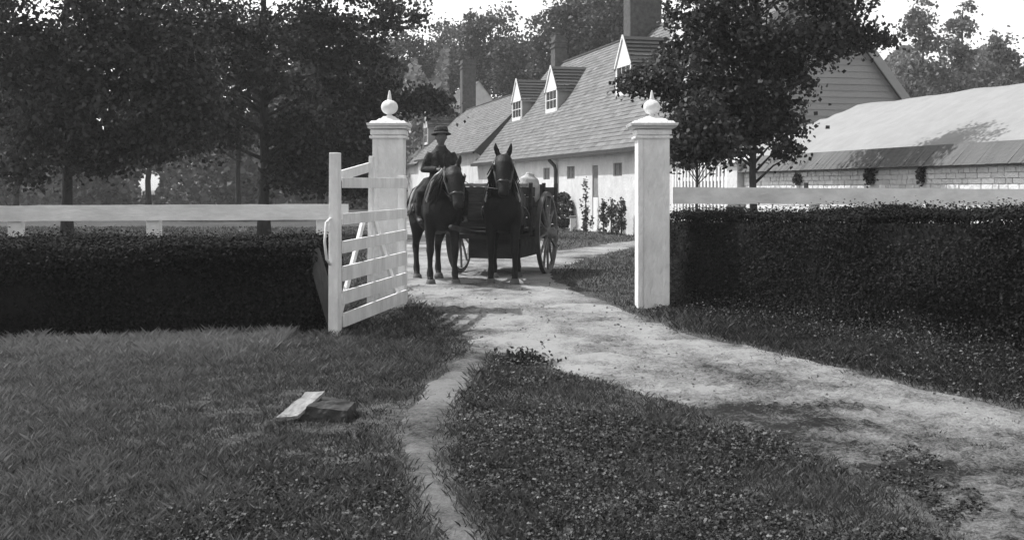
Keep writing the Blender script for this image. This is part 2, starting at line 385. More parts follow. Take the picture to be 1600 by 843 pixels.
def scatter(y0, y1, dens, pad=.6):
    n = int((y1 - y0) * ((y0 + y1) * .47 + 2 * pad) * dens)
    y = rng.uniform(y0, y1, n); x = rng.uniform(-1, 1, n) * (.47 * y + pad); return x, y
def keep_grass(x, y, edge=.12):
    edge = edge * 1.7
    d1 = poly_dist(x, y, RA); d1 = np.where(in_poly(x, y, RA), -d1, d1)
    d2 = poly_dist(x, y, PA); d2 = np.where(in_poly(x, y, PA), -d2, d2)
    d = np.minimum(d1, d2 * 2.0 - .01); d = d + smooth_noise(x, y, 5, 3.0) * .10
    p = np.clip(.5 + d / (2 * edge), 0, 1)
    darker = in_poly(x, y, WA) & (d2 > 0)
    p = np.where(darker & (d1 < 0), np.maximum(p, .75 * np.clip(smooth_noise(x, y, 9, 1.7) + .3, 0, 1)), p)
    near = (d1 < .1) & (d1 > -.7)
    p = np.maximum(p, .012 * near)
    return p

GB = []   # x, y, height, width, tone
for (a, b, dn, hh, ww) in ((4.2, 6.0, 8500, .040, .0026), (6.0, 8.5, 5600, .044, .003), (8.5, 12.3, 4400, .046, .003), (12.3, 18, 1300, .055, .005), (18, 30, 260, .07, .012), (30, 46, 110, .06, .02)):
    x, y = scatter(a, b, dn); k = rng.random(len(x)) < keep_grass(x, y, .12 + y * .004)
    k &= ~(in_poly(x, y, np.array(HEDGE_L)) | in_poly(x, y, np.array(HEDGE_R)))
    x, y = x[k], y[k]
    pat = smooth_noise(x, y, 21, 1.1)
    fine = smooth_noise(x, y, 22, 7.0) + .8 * smooth_noise(x, y, 23, 19.0)
    h = .85 * hh * rng.uniform(.35, 1.8, len(x)) * np.clip(1 + .35 * pat + .35 * fine, .25, 2.2)
    tone = np.clip(.30 + .13 * pat + .13 * fine + rng.normal(0, .16, len(x)) + .5 * (rng.random(len(x)) < .03), 0, 1)
    pxx, pyy = px_of(x, y)
    # taller bleached grass along the foot of the left hedge
    h *= 1 - .35 * np.clip((x - px_of(0 * x, y)[0] * 0 + .3) / .6, 0, 1)
    verge = (y > 1.62 * (6.9 - x)) & (x > 1.4) & (y < 15.5); bank = np.clip((px_of(x, y)[0] - 690) / 80, 0, 1) * (y < 13); h *= 1 + .45 * verge; h *= np.where(in_poly(x, y, RA), .55, 1); tone = np.clip(tone * (1 - .35 * bank) - .14 * verge, 0, 1)  # bank dims the right foreground blades: tree shade put into their tone
    tall = np.exp(-((y - 11.15 - .09 * x - .2) / .7) ** 2) * (x < -2.3)
    h *= 1 + .55 * tall; tone = np.clip(tone + .6 * tall * rng.random(len(x)) ** .5, 0, 1)
    left = np.clip((-x - 1.0) / 2.5, 0, 1) * (y < 12); tone = np.clip(tone + .26 * left, 0, 1)
    GB.append(np.column_stack([x, y, h, np.full(len(x), ww), tone]))
GB = np.concatenate(GB)
n = len(GB); x, y, h, wd, tone = GB.T
z = gz(x, y) - .004
a = rng.uniform(0, 2 * math.pi, n); lean = rng.uniform(.15, 1.15, n) * h; a2 = rng.uniform(0, 2 * math.pi, n)
wx, wy = np.cos(a) * wd, np.sin(a) * wd; lx, ly = np.cos(a2) * lean, np.sin(a2) * lean
P0 = np.stack([x - wx, y - wy, z], 1); P1 = np.stack([x + wx, y + wy, z], 1)
P2 = np.stack([x + wx * .6 + lx * .4, y + wy * .6 + ly * .4, z + h * .6], 1); P3 = np.stack([x + lx, y + ly, z + h], 1)
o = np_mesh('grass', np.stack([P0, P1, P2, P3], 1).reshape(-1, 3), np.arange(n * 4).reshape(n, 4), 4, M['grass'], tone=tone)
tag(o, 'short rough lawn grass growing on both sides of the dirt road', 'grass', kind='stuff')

# clover and broad-leaved weeds (lower right, and patches at lower left)
CL = []
for (a, b, dn, sz) in ((4.2, 6.0, 3800, .015), (6.0, 8.5, 2300, .017), (8.5, 12, 600, .022)):
    x, y = scatter(a, b, dn); px, py = px_of(x, y)
    d1 = poly_dist(x, y, RA); d2 = poly_dist(x, y, PA)
    zone = np.clip(((px - 690) / 60), 0, 1) * (py > 545)
    zl = np.clip((py - 690) / 80, 0, 1) * np.clip((px - 60) / 150, 0, 1) * (px < 640) * (smooth_noise(x, y, 33, 1.6) > -.15) * .8
    mound = (smooth_noise(x, y, 31, 1.5) > -.5)
    p = np.maximum(zone * mound, zl) * (keep_grass(x, y, .1) > .55) * .42
    k = rng.random(len(x)) < p; x, y = x[k], y[k]
    hump = np.abs(smooth_noise(x, y, 35, 2.3)) * .03 + .025
    CL.append(np.column_stack([x, y, gz(x, y) + hump * rng.uniform(.4, 1.25, len(x)), np.full(len(x), sz)]))
CL = np.concatenate(CL); n = len(CL)
C3 = np.repeat(CL[:, :3], 3, 0); ang = (rng.uniform(0, 6.28, n)[:, None] + np.array([0, 2.09, 4.19])[None, :]).ravel(); sz = np.repeat(CL[:, 3], 3)
C3[:, 0] += np.cos(ang) * sz * .5; C3[:, 1] += np.sin(ang) * sz * .5
t0 = np.clip(.17 + .15 * smooth_noise(CL[:, 0], CL[:, 1], 41, 2.0) + rng.normal(0, .12, n) + .7 * (rng.random(n) < .07), 0, 1)
o = leaf_mesh('clover', C3, sz, M['clover'], None, 1.1, np.repeat(t0, 3), .5)
tag(o, 'clover and broad leaved weeds covering the bank beside the road', 'clover', kind='stuff')

# loose stones and clods on the road
ST = MB()
for _ in range(6500):
    yy = 4.4 + 14 * random.random() ** 1.4; xx = random.uniform(-1, 1) * (.47 * yy + .3); ax, ay = np.array([xx]), np.array([yy])
    if not in_poly(ax, ay, RA)[0] or (in_poly(ax, ay, WA)[0] and random.random() < .8): continue
    r = random.uniform(.003, .012) * (1 + .05 * yy); zz = float(gz(xx, yy)) + .018
    p = [(xx + r * random.uniform(.6, 1.3) * math.cos(q * 1.571 + .4), yy + r * random.uniform(.6, 1.3) * math.sin(q * 1.571 + .4)) for q in range(4)]
    ST.hexa([(u, v, zz - .01) for u, v in p] + [(xx + (u - xx) * .6, yy + (v - yy) * .6, zz + r * random.uniform(.35, .8)) for u, v in p])
o = ST.build('road_stones', mat('clod', .08, .24, 4, .95, .5)); tag(o, 'loose stones and clods strewn over the dirt road', 'stones', kind='stuff')

# ------------------------------------------------------------------ hedges
def hedge(name, label, quad, h_of, leaf, dens, seed):
    """clipped hedge: lumpy dark inside with a skin of small leaves; quad is the footprint (front edge first)"""
    root = empty(name, (sum(p[0] for p in quad) / len(quad), sum(p[1] for p in quad) / len(quad), 0), 0, label, 'hedge')
    ox, oy = root.location.x, root.location.y
    Q = [Vector((p[0] - ox, p[1] - oy)) for p in quad]
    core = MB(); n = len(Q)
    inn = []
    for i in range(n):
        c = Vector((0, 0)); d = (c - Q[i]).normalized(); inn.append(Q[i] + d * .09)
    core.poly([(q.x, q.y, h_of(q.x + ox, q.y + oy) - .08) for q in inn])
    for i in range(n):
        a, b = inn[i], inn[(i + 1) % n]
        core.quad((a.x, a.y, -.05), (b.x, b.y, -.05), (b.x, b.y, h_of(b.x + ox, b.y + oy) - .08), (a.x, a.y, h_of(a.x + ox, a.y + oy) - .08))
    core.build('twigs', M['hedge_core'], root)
    Cs, Ns = [], []
    for i in range(n):                              # sides
        a, b = Q[i], Q[(i + 1) % n]; L = (b - a).length; d = (b - a) / L; nn = Vector((d.y, -d.x))
        mid = (a + b) / 2
        if nn.dot(mid) < 0: nn = -nn
        vis = 1.0 if (mid.y + oy) < sum(p[1] for p in quad) / n or i in (1, 2, n - 1) else .35
        m = int(L * 1.2 * dens * vis); t = rng.random(m) * L; hh = np.array([h_of(a.x + ox + d.x * q, a.y + oy + d.y * q) for q in t])
        zz = rng.random(m) * (hh + .02); bul = smooth_noise(t * 1.0, zz * 1.4, seed + i, 3.2) * .055 + rng.normal(0, .028, m) + .11 * rng.random(m) * (rng.random(m) < .035) - .03 * (zz / hh > .93)
        Cs.append(np.column_stack([a.x + d.x * t + nn.x * bul, a.y + d.y * t + nn.y * bul, zz])); Ns.append(np.tile([nn.x, nn.y, .25], (m, 1)))
    QA = np.array([(q.x, q.y) for q in Q]); m = int((np.ptp(QA[:, 0]) * np.ptp(QA[:, 1])) * dens * .8)
    xx = rng.uniform(QA[:, 0].min(), QA[:, 0].max(), m); yy = rng.uniform(QA[:, 1].min(), QA[:, 1].max(), m); k = in_poly(xx, yy, QA); xx, yy = xx[k], yy[k]
    zz = np.array([h_of(p + ox, q + oy) for p, q in zip(xx, yy)]) + smooth_noise(xx, yy, seed + 9, 2.4) * .05 + np.abs(rng.normal(0, .03, len(xx))) * (rng.random(len(xx)) < .5) + .12 * rng.random(len(xx)) * (rng.random(len(xx)) < .05)
    Cs.append(np.column_stack([xx, yy, zz])); Ns.append(np.tile([0, 0, 1.0], (len(xx), 1)))
    C = np.concatenate(Cs); Nn = np.concatenate(Ns)
    tn = np.clip(.35 + .2 * smooth_noise(C[:, 0], C[:, 2] * 1.5 + C[:, 1], seed + 20, 2.0) + rng.normal(0, .2, len(C)) + .35 * (rng.random(len(C)) < .05), 0, 1)
    leaf_mesh('leaves', C, leaf, M['leaf_hedge'], root, .1, tn, .36, Nn)
    return root
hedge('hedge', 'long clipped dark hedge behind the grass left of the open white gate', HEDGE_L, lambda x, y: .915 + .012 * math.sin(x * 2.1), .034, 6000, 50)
hedge('hedge', 'very dark clipped hedge running from the right pillar along the roadside', HEDGE_R, lambda x, y: 1.17 + max(0, (15 - y)) * .028 + .015 * math.sin(y * 2.3), .032, 7000, 70)

# ragged weeds along the foot of the right hedge
m = 15000; t = rng.random(m); s_ = rng.random(m)
x = 2.25 + (6.0 - 2.25) * t - (.1 + 1.5 * s_) * (.35 + .75 * t); y = 15.1 + (9.0 - 15.1) * t - .75 * s_ * t
k = ~in_poly(x, y, RA) & (poly_dist(x, y, RA) > .12) & ~in_poly(x, y, np.array(HEDGE_R)); x, y, s_ = x[k], y[k], s_[k]
z = gz(x, y) + rng.random(len(x)) ** 1.6 * (.26 * (1 - s_) ** 2 + .07)
tn = np.clip(.10 + rng.normal(0, .10, len(x)) + .35 * (rng.random(len(x)) < .06) + .12 * smooth_noise(x, y, 81, 2.0), 0, 1)
o = leaf_mesh('verge_weeds', np.column_stack([x, y, z]), .028, M['clover'], None, .6, tn, .3)
tag(o, 'ragged weeds between the right hedge and the dirt road', 'weeds', kind='stuff')

# clump of dark weeds at the fork of road and footpath
cx_, cy_ = G(822, 562); m = 240
C = np.column_stack([rng.normal(0, .12, m), rng.normal(0, .08, m), np.abs(rng.normal(0, .05, m)) + .01])
o = leaf_mesh('weed_clump', C, .048, M['leaf_oak'], None, .5, np.clip(rng.normal(.2, .12, m), 0, 1), .36); o.location = (cx_, cy_, float(gz(cx_, cy_)))
tag(o, 'dark leafy weed clump where the footpath leaves the road', 'weed', kind='stuff')

# ------------------------------------------------------------------ fences, pillars, gate
def bent_board(mb, a, b, h, t, n=14, jit=.006, seed=0):
    r = random.Random(seed); a, b = Vector(a), Vector(b); d = (b - a); side = Vector((-d.y, d.x, 0)).normalized()
    pts = []
    for i in range(n + 1):
        p = a + d * (i / n) + Vector((0, 0, r.uniform(-jit, jit))) + side * r.uniform(-jit, jit); pts.append(p)
    for i in range(n):
        p, q = pts[i], pts[i + 1]; s = side * (t / 2); u = Vector((0, 0, h / 2))
        mb.quad(p - s - u, q - s - u, q - s + u, p - s + u); mb.quad(p + s + u, q + s + u, q + s - u, p + s - u)
        mb.quad(p - s + u, q - s + u, q + s + u, p + s + u); mb.quad(p + s - u, q + s - u, q - s - u, p - s - u)
    for p, sg in ((pts[0], 1), (pts[-1], -1)):
        s = side * (t / 2); u = Vector((0, 0, h / 2)); mb.quad(*([p - s - u, p - s + u, p + s + u, p + s - u][::sg]))
    return mb
FY = 14.72
def XW(px, Y): return (px - CX) * Y / F
fl = empty('rail_fence', (XW(300, FY), FY, 0), 0, 'white single rail fence above the left hedge', 'fence', None)
fx = fl.location.x
bent_board(MB(), (XW(-60, FY) - fx, -.06, 1.225), (XW(545, FY) - fx, -.06, 1.25), .205, .035, 24, .004, 3).build('rail', M['rail_paint'], fl, bevel=.004)
for k, px in enumerate((24, 240, 505)):
    pxx = XW(px, FY) - fx
    MB().box(pxx - .085, pxx + .085, -.04, .10, -.05, 1.32 + .004 * k).build('post', M['rail_paint'], fl, bevel=.008)
FR = 15.05
fr = empty('rail_fence', (XW(1300, FR), FR, 0), 0, 'wide white rail running right from the right pillar over the hedge', 'fence')
fx = fr.location.x
# the right rail leaves the pillar and runs on behind the hedge
bent_board(MB(), (XW(1052, FR) - fx, 0, 1.46), (XW(1760, FR) - fx, 1.6, 1.43), .225, .035, 24, .004, 5).build('rail', M['rail_paint'], fr, bevel=.004)
for k, px in enumerate((1290, 1500)):
    q = (px - 1052) / 708; pxx = XW(1052, FR) - fx + q * (XW(1760, FR) - XW(1052, FR)); yy = 1.6 * q + .02
    MB().box(pxx - .08, pxx + .08, yy, yy + .13, -.05, 1.46).build('post', M['rail_paint'], fr, bevel=.008)

def pillar(px0, px1, label, wf, cap_w):
    Y = F / 119.0; xc = XW((px0 + px1) / 2, Y) ; hw = wf / 2
    r = empty('gate_pillar', (xc, Y + hw, 0), 0, label, 'gate pillar')
    s = MB(); s.box(-hw, hw, -hw, hw, -.1, 2.27)
    s.build('shaft', M['pillar_paint'], r, bevel=.012)
    f = MB()
    pw = .065; hh = hw + .014                                     # raised corner boards of the shaft
    for sxn in (-1, 1):
        f.box(sxn * hw - (.002 if sxn < 0 else pw - .002), sxn * hw + (pw - .002 if sxn < 0 else .002), -hh, -hw + .002, .0, 2.255)
    f.build('corner_boards', M['pillar_paint'], r, bevel=.004)
    c = MB(); cw = cap_w / 2
    def slab(w0, z0, w1, z1):
        c.hexa([(-w0, -w0, z0), (w0, -w0, z0), (w0, w0, z0), (-w0, w0, z0), (-w1, -w1, z1), (w1, -w1, z1), (w1, w1, z1), (-w1, w1, z1)])
    slab(hw + .040, 2.215, hw + .040, 2.245)
    slab(hw - .015, 2.245, hw - .015, 2.262)
    slab(hw + .028, 2.262, hw + .028, 2.325)
    slab(hw - .012, 2.325, hw - .012, 2.340)
    slab(hw + .055, 2.340, cw - .01, 2.365); slab(cw - .06, 2.365, cw - .06, 2.374); slab(cw - .008, 2.374, cw + .005, 2.412)
    slab(cw - .03, 2.412, cw - .06, 2.445); slab(cw - .11, 2.445, cw - .15, 2.478); slab(cw - .17, 2.478, .075, 2.51)
    c.build('cap', M['pillar_paint'], r, bevel=.006)
    b = MB(); pr = [(.05, 2.505), (.055, 2.515), (.032, 2.53), (.035, 2.54)]
    for k in range(13):
        a = -math.pi / 2 + .35 + (math.pi - .6) * k / 12; pr.append((.113 * math.cos(a), 2.635 + .100 * math.sin(a)))
    pr += [(.030, 2.74), (.024, 2.78), (.014, 2.84), (.006, 2.86)]
    b.lathe(pr, seg=24); b.build('finial', M['pillar_paint'], r, smooth=True)
    return r
pillar(582, 630, 'white left gate pillar with ball finial, hung with the open gate', .40, .55)
pillar(997, 1046, 'white right gate pillar with ball finial, beside the dark hedge', .41, .62)

# open gate: hinge by the left pillar, free end towards the viewer
A = Vector((-1.415, 14.45, 0)); Bp = Vector((-1.86, 11.78, 0))
gt = empty('gate', A, 0, 'white barred wooden gate standing open in front of the left pillar', 'gate')
d = (Bp - A); GL = d.length; d.normalize(); gt.rotation_euler = (0, 0, math.atan2(d.y, d.x))
# local x from hinge (0) to free end (GL); local y<0 or >0 across; road side is +y here
MB().box(-.05, .05, -.045, .045, .06, 1.72).build('hinge_stile', M['white_paint'], gt, bevel=.006)
st = MB(); st.hexa([(GL - .07, -.055, .0), (GL + .07, -.055, .0), (GL + .07, .055, .0), (GL - .07, .055, .0), (GL - .055, -.05, 1.93), (GL + .055, -.05, 1.93), (GL + .055, .05, 1.93), (GL - .055, .05, 1.93)])
st.build('free_stile', M['white_paint'], gt, bevel=.008)
for k, (z0, z1, lo, hi) in enumerate(((1.56, 1.67, 1.56, 1.69), (1.17, 1.29, 1.18, 1.30), (.87, 1.0, .90, 1.03), (.575, .735, .58, .75), (.33, .475, .33, .48), (.09, .24, .10, .26))):
    b = MB(); yb = .05 + .001 * k
    b.hexa([(.05, yb - .0, lo), (GL - .07, yb - .0, z0), (GL - .07, yb + .028, z0), (.05, yb + .028, lo), (.05, yb, hi), (GL - .07, yb, z1), (GL - .07, yb + .028, z1), (.05, yb + .028, hi)])
    b.build('bar', M['white_paint'], gt, bevel=.004)
MB().beam((GL * .55, .012, .10), (GL * .52, .012, 1.93), .05, .09, (1, 0, 0)).build('upright', M['white_paint'], gt, bevel=.005)
MB().beam((GL * .60, -.016, 1.22), (GL - .12, -.016, .12), .035, .085, (1, 0, 0)).build('brace', M['white_paint'], gt, bevel=.004)
MB().beam((GL * .46, -.016, 1.22), (.14, -.016, .14), .035, .085, (1, 0, 0)).build('brace', M['white_paint'], gt, bevel=.004)
MB().beam((GL * .53, -.02, 1.80), (GL - .22, -.02, 1.69), .03, .11, (0, 0, 1)).build('brace', M['white_paint'], gt, bevel=.004)
# iron hoop latch behind the free stile
hp = MB(); hp.tube([(GL + .07, -.03, 1.24), (GL + .14, -.05, 1.20), (GL + .16, -.06, 1.0), (GL + .13, -.05, .82), (GL + .07, -.03, .76)], .014, 8); hp.build('hoop', M['white_paint'], gt, smooth=True)

pk = empty('prop_board', (-2.02, 11.92, 0), 0, 'grey weathered board leaning against the free end of the gate', 'board')
MB().beam((.17, -.02, .0), (-.115, .06, .90), .03, .15, (1, .1, 0)).build('plank', M['old_wood'], pk, bevel=.004)

# tilted block in the grass
bx, by = G(487, 652)
sb = empty('mounting_stone', (bx, by + .12, float(gz(bx, by))), math.radians(-8), 'tilted stone block with one sloping face coloured as sunlit lying in the left lawn', 'stone block')
pts = [(-.10, -.10, -.03), (.26, -.11, -.03), (.27, .14, -.03), (-.10, .16, -.03), (-.03, -.08, .10), (.25, -.09, .075), (.25, .13, .10), (.02, .14, .13)]
blk = MB().hexa(pts).build('block', M['stone_shaded'], sb)
def rough(o, lv, st, sc):
    q = o.modifiers.new('cut', 'SUBSURF'); q.subdivision_type = 'SIMPLE'; q.levels = q.render_levels = lv
    t = bpy.data.textures.new('lumps', 'CLOUDS'); t.noise_scale = sc; d = o.modifiers.new('lumps', 'DISPLACE'); d.texture = t; d.strength = st; d.mid_level = .5
rough(blk, 4, .035, .09)
q = [Vector(p) for p in ((-.225, -.13, .02), (-.075, -.14, .035), (.045, .10, .165), (-.105, .11, .15))]; nn = (q[1] - q[0]).cross(q[3] - q[0]).normalized()
f = MB(); f.hexa([p - nn * .008 for p in q] + [p + nn * .010 for p in q])
rough(f.build('lit_face', M['stone_lit'], sb), 4, .018, .06)

# ------------------------------------------------------------------ houses (local x: into the house, y: along the facade away from us)
HR = math.atan2(.2438, .9698); PF = 13.1
cs, sn = .9698, .2438
def HP(p, t): return (cs * p - sn * t, sn * p + cs * t)
def slope(mb, O, along, upv, L, H, course=.205, lift=.022, seg=.5, seed=0, tone0=.5, sd=.13):
    """courses of shingles on a roof plane; O lower corner, along and upv unit vectors"""
    r = random.Random(seed); along, upv, O = Vector(along), Vector(upv), Vector(O); nn = along.cross(upv).normalized()
    if nn.z < 0: nn = -nn
    n = max(1, int(H / course)); c = H / n; ns = max(1, int(L / seg))
    for i in range(n):
        off = r.random() * .5
        for k in range(ns):
            a0, a1 = L * k / ns, L * (k + 1) / ns
            j = r.uniform(-.006, .006); tone = min(1, max(0, tone0 + r.gauss(0, sd)))
            p0 = O + along * a0 + upv * (c * i - .03) + nn * (lift + j); p1 = O + along * a1 + upv * (c * i - .03) + nn * (lift + j)
            p2 = O + along * a1 + upv * (c * (i + 1)) + nn * .004; p3 = O + along * a0 + upv * (c * (i + 1)) + nn * .004
            mb.quad(p0, p1, p2, p3, tone)
            b0, b1 = p0 - nn * (lift + j), p1 - nn * (lift + j); mb.quad(b0, b1, p1, p0, tone * .8)
    return mb
def roof(root, name, y0, y1, depth, ez, rz, over, material, seed, course=.205, thick=.10):
    """gable roof running along y"""
    hs = depth / 2; dz = rz - ez; L = math.hypot(hs, dz); u = Vector((hs / L, 0, dz / L)); ub = Vector((-hs / L, 0, dz / L))
    mb = MB()
    slope(mb, Vector((0, y0, ez)) - u * over, (0, 1, 0), u, y1 - y0, L + over, course, seed=seed)
    slope(mb, Vector((depth, y0, ez)) - ub * over, (0, 1, 0), ub, y1 - y0, L + over, course, seed=seed + 1)
    # boarded body under the shingles
    e0 = Vector((0, y0, ez)) - u * over; e1 = Vector((depth, y0, ez)) - ub * over; rd = Vector((hs, y0, rz)); dy = Vector((0, y1 - y0, 0)); dn = Vector((0, 0, -thick))
    for a, b in ((e0, rd), (e1, rd)):
        mb.quad(a, b, b + dn, a + dn, .2); mb.quad(a + dy, b + dy, b + dy + dn, a + dy + dn, .2); mb.quad(a + dn, b + dn, b + dn + dy, a + dn + dy, .2); mb.quad(a, a + dn, a + dn + dy, a + dy, .2)
    o = mb.build(name, material, root, tones=True)
    rc = MB(); rc.beam((hs, y0 - .02, rz + .02), (hs, y1 + .02, rz + .02), .16, .07); rc.build('ridge_board', M['brick'], o)
    return o, u
def wall_shell(root, y0, y1, depth, ez, rz, openings=()):
    """outer wall; facade at x=0 with real recesses for the openings (y0,y1,z0,z1)"""
    mb = MB(); yy = sorted({y0, y1, *[q for o in openings for q in o[:2]]}); zz = sorted({-.1, ez, *[q for o in openings for q in o[2:]]})
    for i in range(len(yy) - 1):
        for j in range(len(zz) - 1):
            ym, zm = (yy[i] + yy[i + 1]) / 2, (zz[j] + zz[j + 1]) / 2
            if any(o[0] < ym < o[1] and o[2] < zm < o[3] for o in openings): continue
            mb.quad((0, yy[i + 1], zz[j]), (0, yy[i], zz[j]), (0, yy[i], zz[j + 1]), (0, yy[i + 1], zz[j + 1]))
    rv = .14
    for (a, b, c, d_) in openings:
        mb.quad((0, a, c), (rv, a, c), (rv, a, d_), (0, a, d_)); mb.quad((0, b, c), (0, b, d_), (rv, b, d_), (rv, b, c))
        mb.quad((0, a, c), (0, b, c), (rv, b, c), (rv, a, c)); mb.quad((0, a, d_), (rv, a, d_), (rv, b, d_), (0, b, d_))
    mb.quad((depth, y0, -.1), (depth, y1, -.1), (depth, y1, ez), (depth, y0, ez))
    for y in (y0, y1):
        mb.quad((0, y, -.1), (depth, y, -.1), (depth, y, ez), (0, y, ez))
        mb.poly([(0, y, ez), (depth, y, ez), (depth / 2, y, rz - .05)])
    return mb.build('wall', M['whitewash'], root)
def dormer(root, yc, ufront, w, zb, zpk, ez, tanp, seed, win=True):
    """gabled dormer: white front, cheeks, roof of shade-darkened shingle running back into the slope"""
    hw = w / 2; ze = zpk - 1.12; zr = lambda u: ez + u * tanp
    r = empty_part = MB()
    f = MB(); fw = .13                                             # front wall as a frame around the window
    wz0, wz1 = zb + .16, ze - .06
    f.box(ufront, ufront + .06, yc - hw, yc - hw + fw, zb, ze); f.box(ufront, ufront + .06, yc + hw - fw, yc + hw, zb, ze)
    f.box(ufront - .03, ufront + .06, yc - hw + fw, yc + hw - fw, zb - .02, wz0); f.box(ufront, ufront + .06, yc - hw + fw, yc + hw - fw, wz1, ze)
    f.poly([(ufront, yc - hw, ze), (ufront, yc, zpk), (ufront, yc + hw, ze)]); f.poly([(ufront + .06, yc - hw, ze), (ufront + .06, yc + hw, ze), (ufront + .06, yc, zpk)])
    dm = f.build('dormer', M['white_trim'], root)
    ub = (ze - ez) / tanp
    for y in (yc - hw + .02, yc + hw - .02):                       # cheeks: plastered sides
        c = MB(); c.poly([(ufront + .03, y, zr(ufront + .03)), (ufront + .03, y, ze), (ub, y, ze)]); c.build('cheek', M['siding'], dm, tones=True)
    rf = MB(); upk = (zpk - ez) / tanp
    L = math.hypot(hw, zpk - ze); 
    for sg in (-1, 1):
        up = Vector((0, -sg * hw / L, (zpk - ze) / L)); n = max(3, int(L / .2)); e = Vector((0, yc + sg * hw, ze))
        for i in range(-1, n):
            lo, hi = e + up * (L * i / n), e + up * (L * (i + 1) / n)
            u0 = ufront - .015; a = (min(lo.z, zpk) - ez) / tanp + .1; b = (hi.z - ez) / tanp + .1; out = Vector((0, sg * .03, .02))
            rf.quad(Vector((u0, lo.y, lo.z)) + out, Vector((a, lo.y, lo.z)) + out, Vector((b, hi.y, hi.z)), Vector((u0, hi.y, hi.z)), random.random())
    rf.build('dormer_roof', M['shaded_shingle'], dm, tones=True)
    # barge boards
    bb = MB()
    for sg in (-1, 1): bb.beam((ufront - .035, yc + sg * (hw + .03), ze - .05), (ufront - .035, yc, zpk + .02), .03, .09, (0, -sg, 1))
    bb.build('barge_board', M['white_trim'], dm)
    if win:
        p = MB(); p.quad((ufront + .035, yc + hw - fw, wz0), (ufront + .035, yc - hw + fw, wz0), (ufront + .035, yc - hw + fw, wz1), (ufront + .035, yc + hw - fw, wz1))
        p.build('pane', M['glass'], dm)
        g = MB(); yw = hw - fw
        for q in (-.33, .33): g.box(ufront + .012, ufront + .03, yc + q * yw - .015, yc + q * yw + .015, wz0, wz1)
        for q in (.5,): zq = wz0 + (wz1 - wz0) * q; g.box(ufront + .01, ufront + .028, yc - yw, yc + yw, zq - .018, zq + .018)
        g.build('glazing_bars', M['white_trim'], dm)
    return dm
def chimney(root, x, y, wx, wy, z0, z1):
    c = MB(); c.box(x - wx, x + wx, y - wy, y + wy, z0, z1); c.box(x - wx - .06, x + wx + .06, y - wy - .06, y + wy + .06, z1, z1 + .12); c.box(x - wx + .02, x + wx - .02, y - wy + .02, y + wy - .02, z1 + .12, z1 + .35)
    c.box(x - wx - .05, x + wx + .05, y - wy - .05, y + wy + .05, z1 - .28, z1 - .2)
    return c.build('chimney', M['brick'], root, bevel=.01)
def window(root, y0, y1, z0, z1, material, name='window', bars=True):
    f = MB(); t = .05
    f.box(.06, .10, y0 + .002, y0 + t, z0 + .002, z1 - .002); f.box(.06, .10, y1 - t, y1 - .002, z0 + .002, z1 - .002); f.box(.06, .10, y0 + t, y1 - t, z0 + .002, z0 + t); f.box(.06, .10, y0 + t, y1 - t, z1 - t, z1 - .002)
    if bars: f.box(.065, .09, (y0 + y1) / 2 - .02, (y0 + y1) / 2 + .02, z0 + t, z1 - t); f.box(.066, .091, y0 + t, y1 - t, (z0 + z1) / 2 - .02, (z0 + z1) / 2 + .02)
    o = f.build(name, M['grey_panel'], root)
    g = MB(); g.quad((.085, y1 - t, z0 + t), (.085, y0 + t, z0 + t), (.085, y0 + t, z1 - t), (.085, y1 - t, z1 - t)); g.build('pane', material, o)
    return o
def t_at(px, p=PF):                                              # distance along the facade of a pixel column
    Yd = F * 1.0313 * p / (px - 360.0); return (Yd - sn * p) / cs

# --- main house
T0, T1 = 31.3, 59.6
x0, y0 = HP(PF, T0)
mh = empty('house', (x0, y0, 0), HR, 'long whitewashed house with steep shingled roof, four dormers and a gable end', 'house')
EZ, RZ, DP = 3.21, 8.3, 8.4; TP = (RZ - EZ) / (DP / 2)
LH = T1 - T0
ops = []
def op(pxc, wpx, z0, z1):
    a, b = t_at(pxc + wpx / 2) - T0, t_at(pxc - wpx / 2) - T0; return (a, b, z0, z1)
wins = [op(965, 14, 2.0, 2.46), op(892, 12, 1.95, 2.45), op(854, 10, 1.95, 2.45)]
door = op(930, 9, .04, 2.42)
wall_shell(mh, 0, LH, DP, EZ, RZ, wins + [door])
for q in wins: window(mh, *q, M['grey_panel'])
dr = MB(); dr.box(.05, .09, door[0] + .01, door[1] - .01, 1.25, door[3] - .01); drm = dr.build('door', M['grey_panel'], mh)
dl = MB(); dl.box(.03, .08, door[0] + .01, door[1] - .01, door[2], 1.24); dl.build('door_lower_leaf', M['white_trim'], mh)
roof(mh, 'roof', -.25, LH + .35, DP, EZ, RZ, .34, M['shingle'], 11)
for k, (px, zpk) in enumerate(((808, 7.35), (862, 7.35), (975, 7.45), (1062, 7.45))):
    yc = t_at(px, 14.75) - T0; dormer(mh, min(yc, LH - 1.0), 1.62, (2.0, 1.95, 1.75, 1.7)[k], 5.18, zpk, EZ, TP, k)
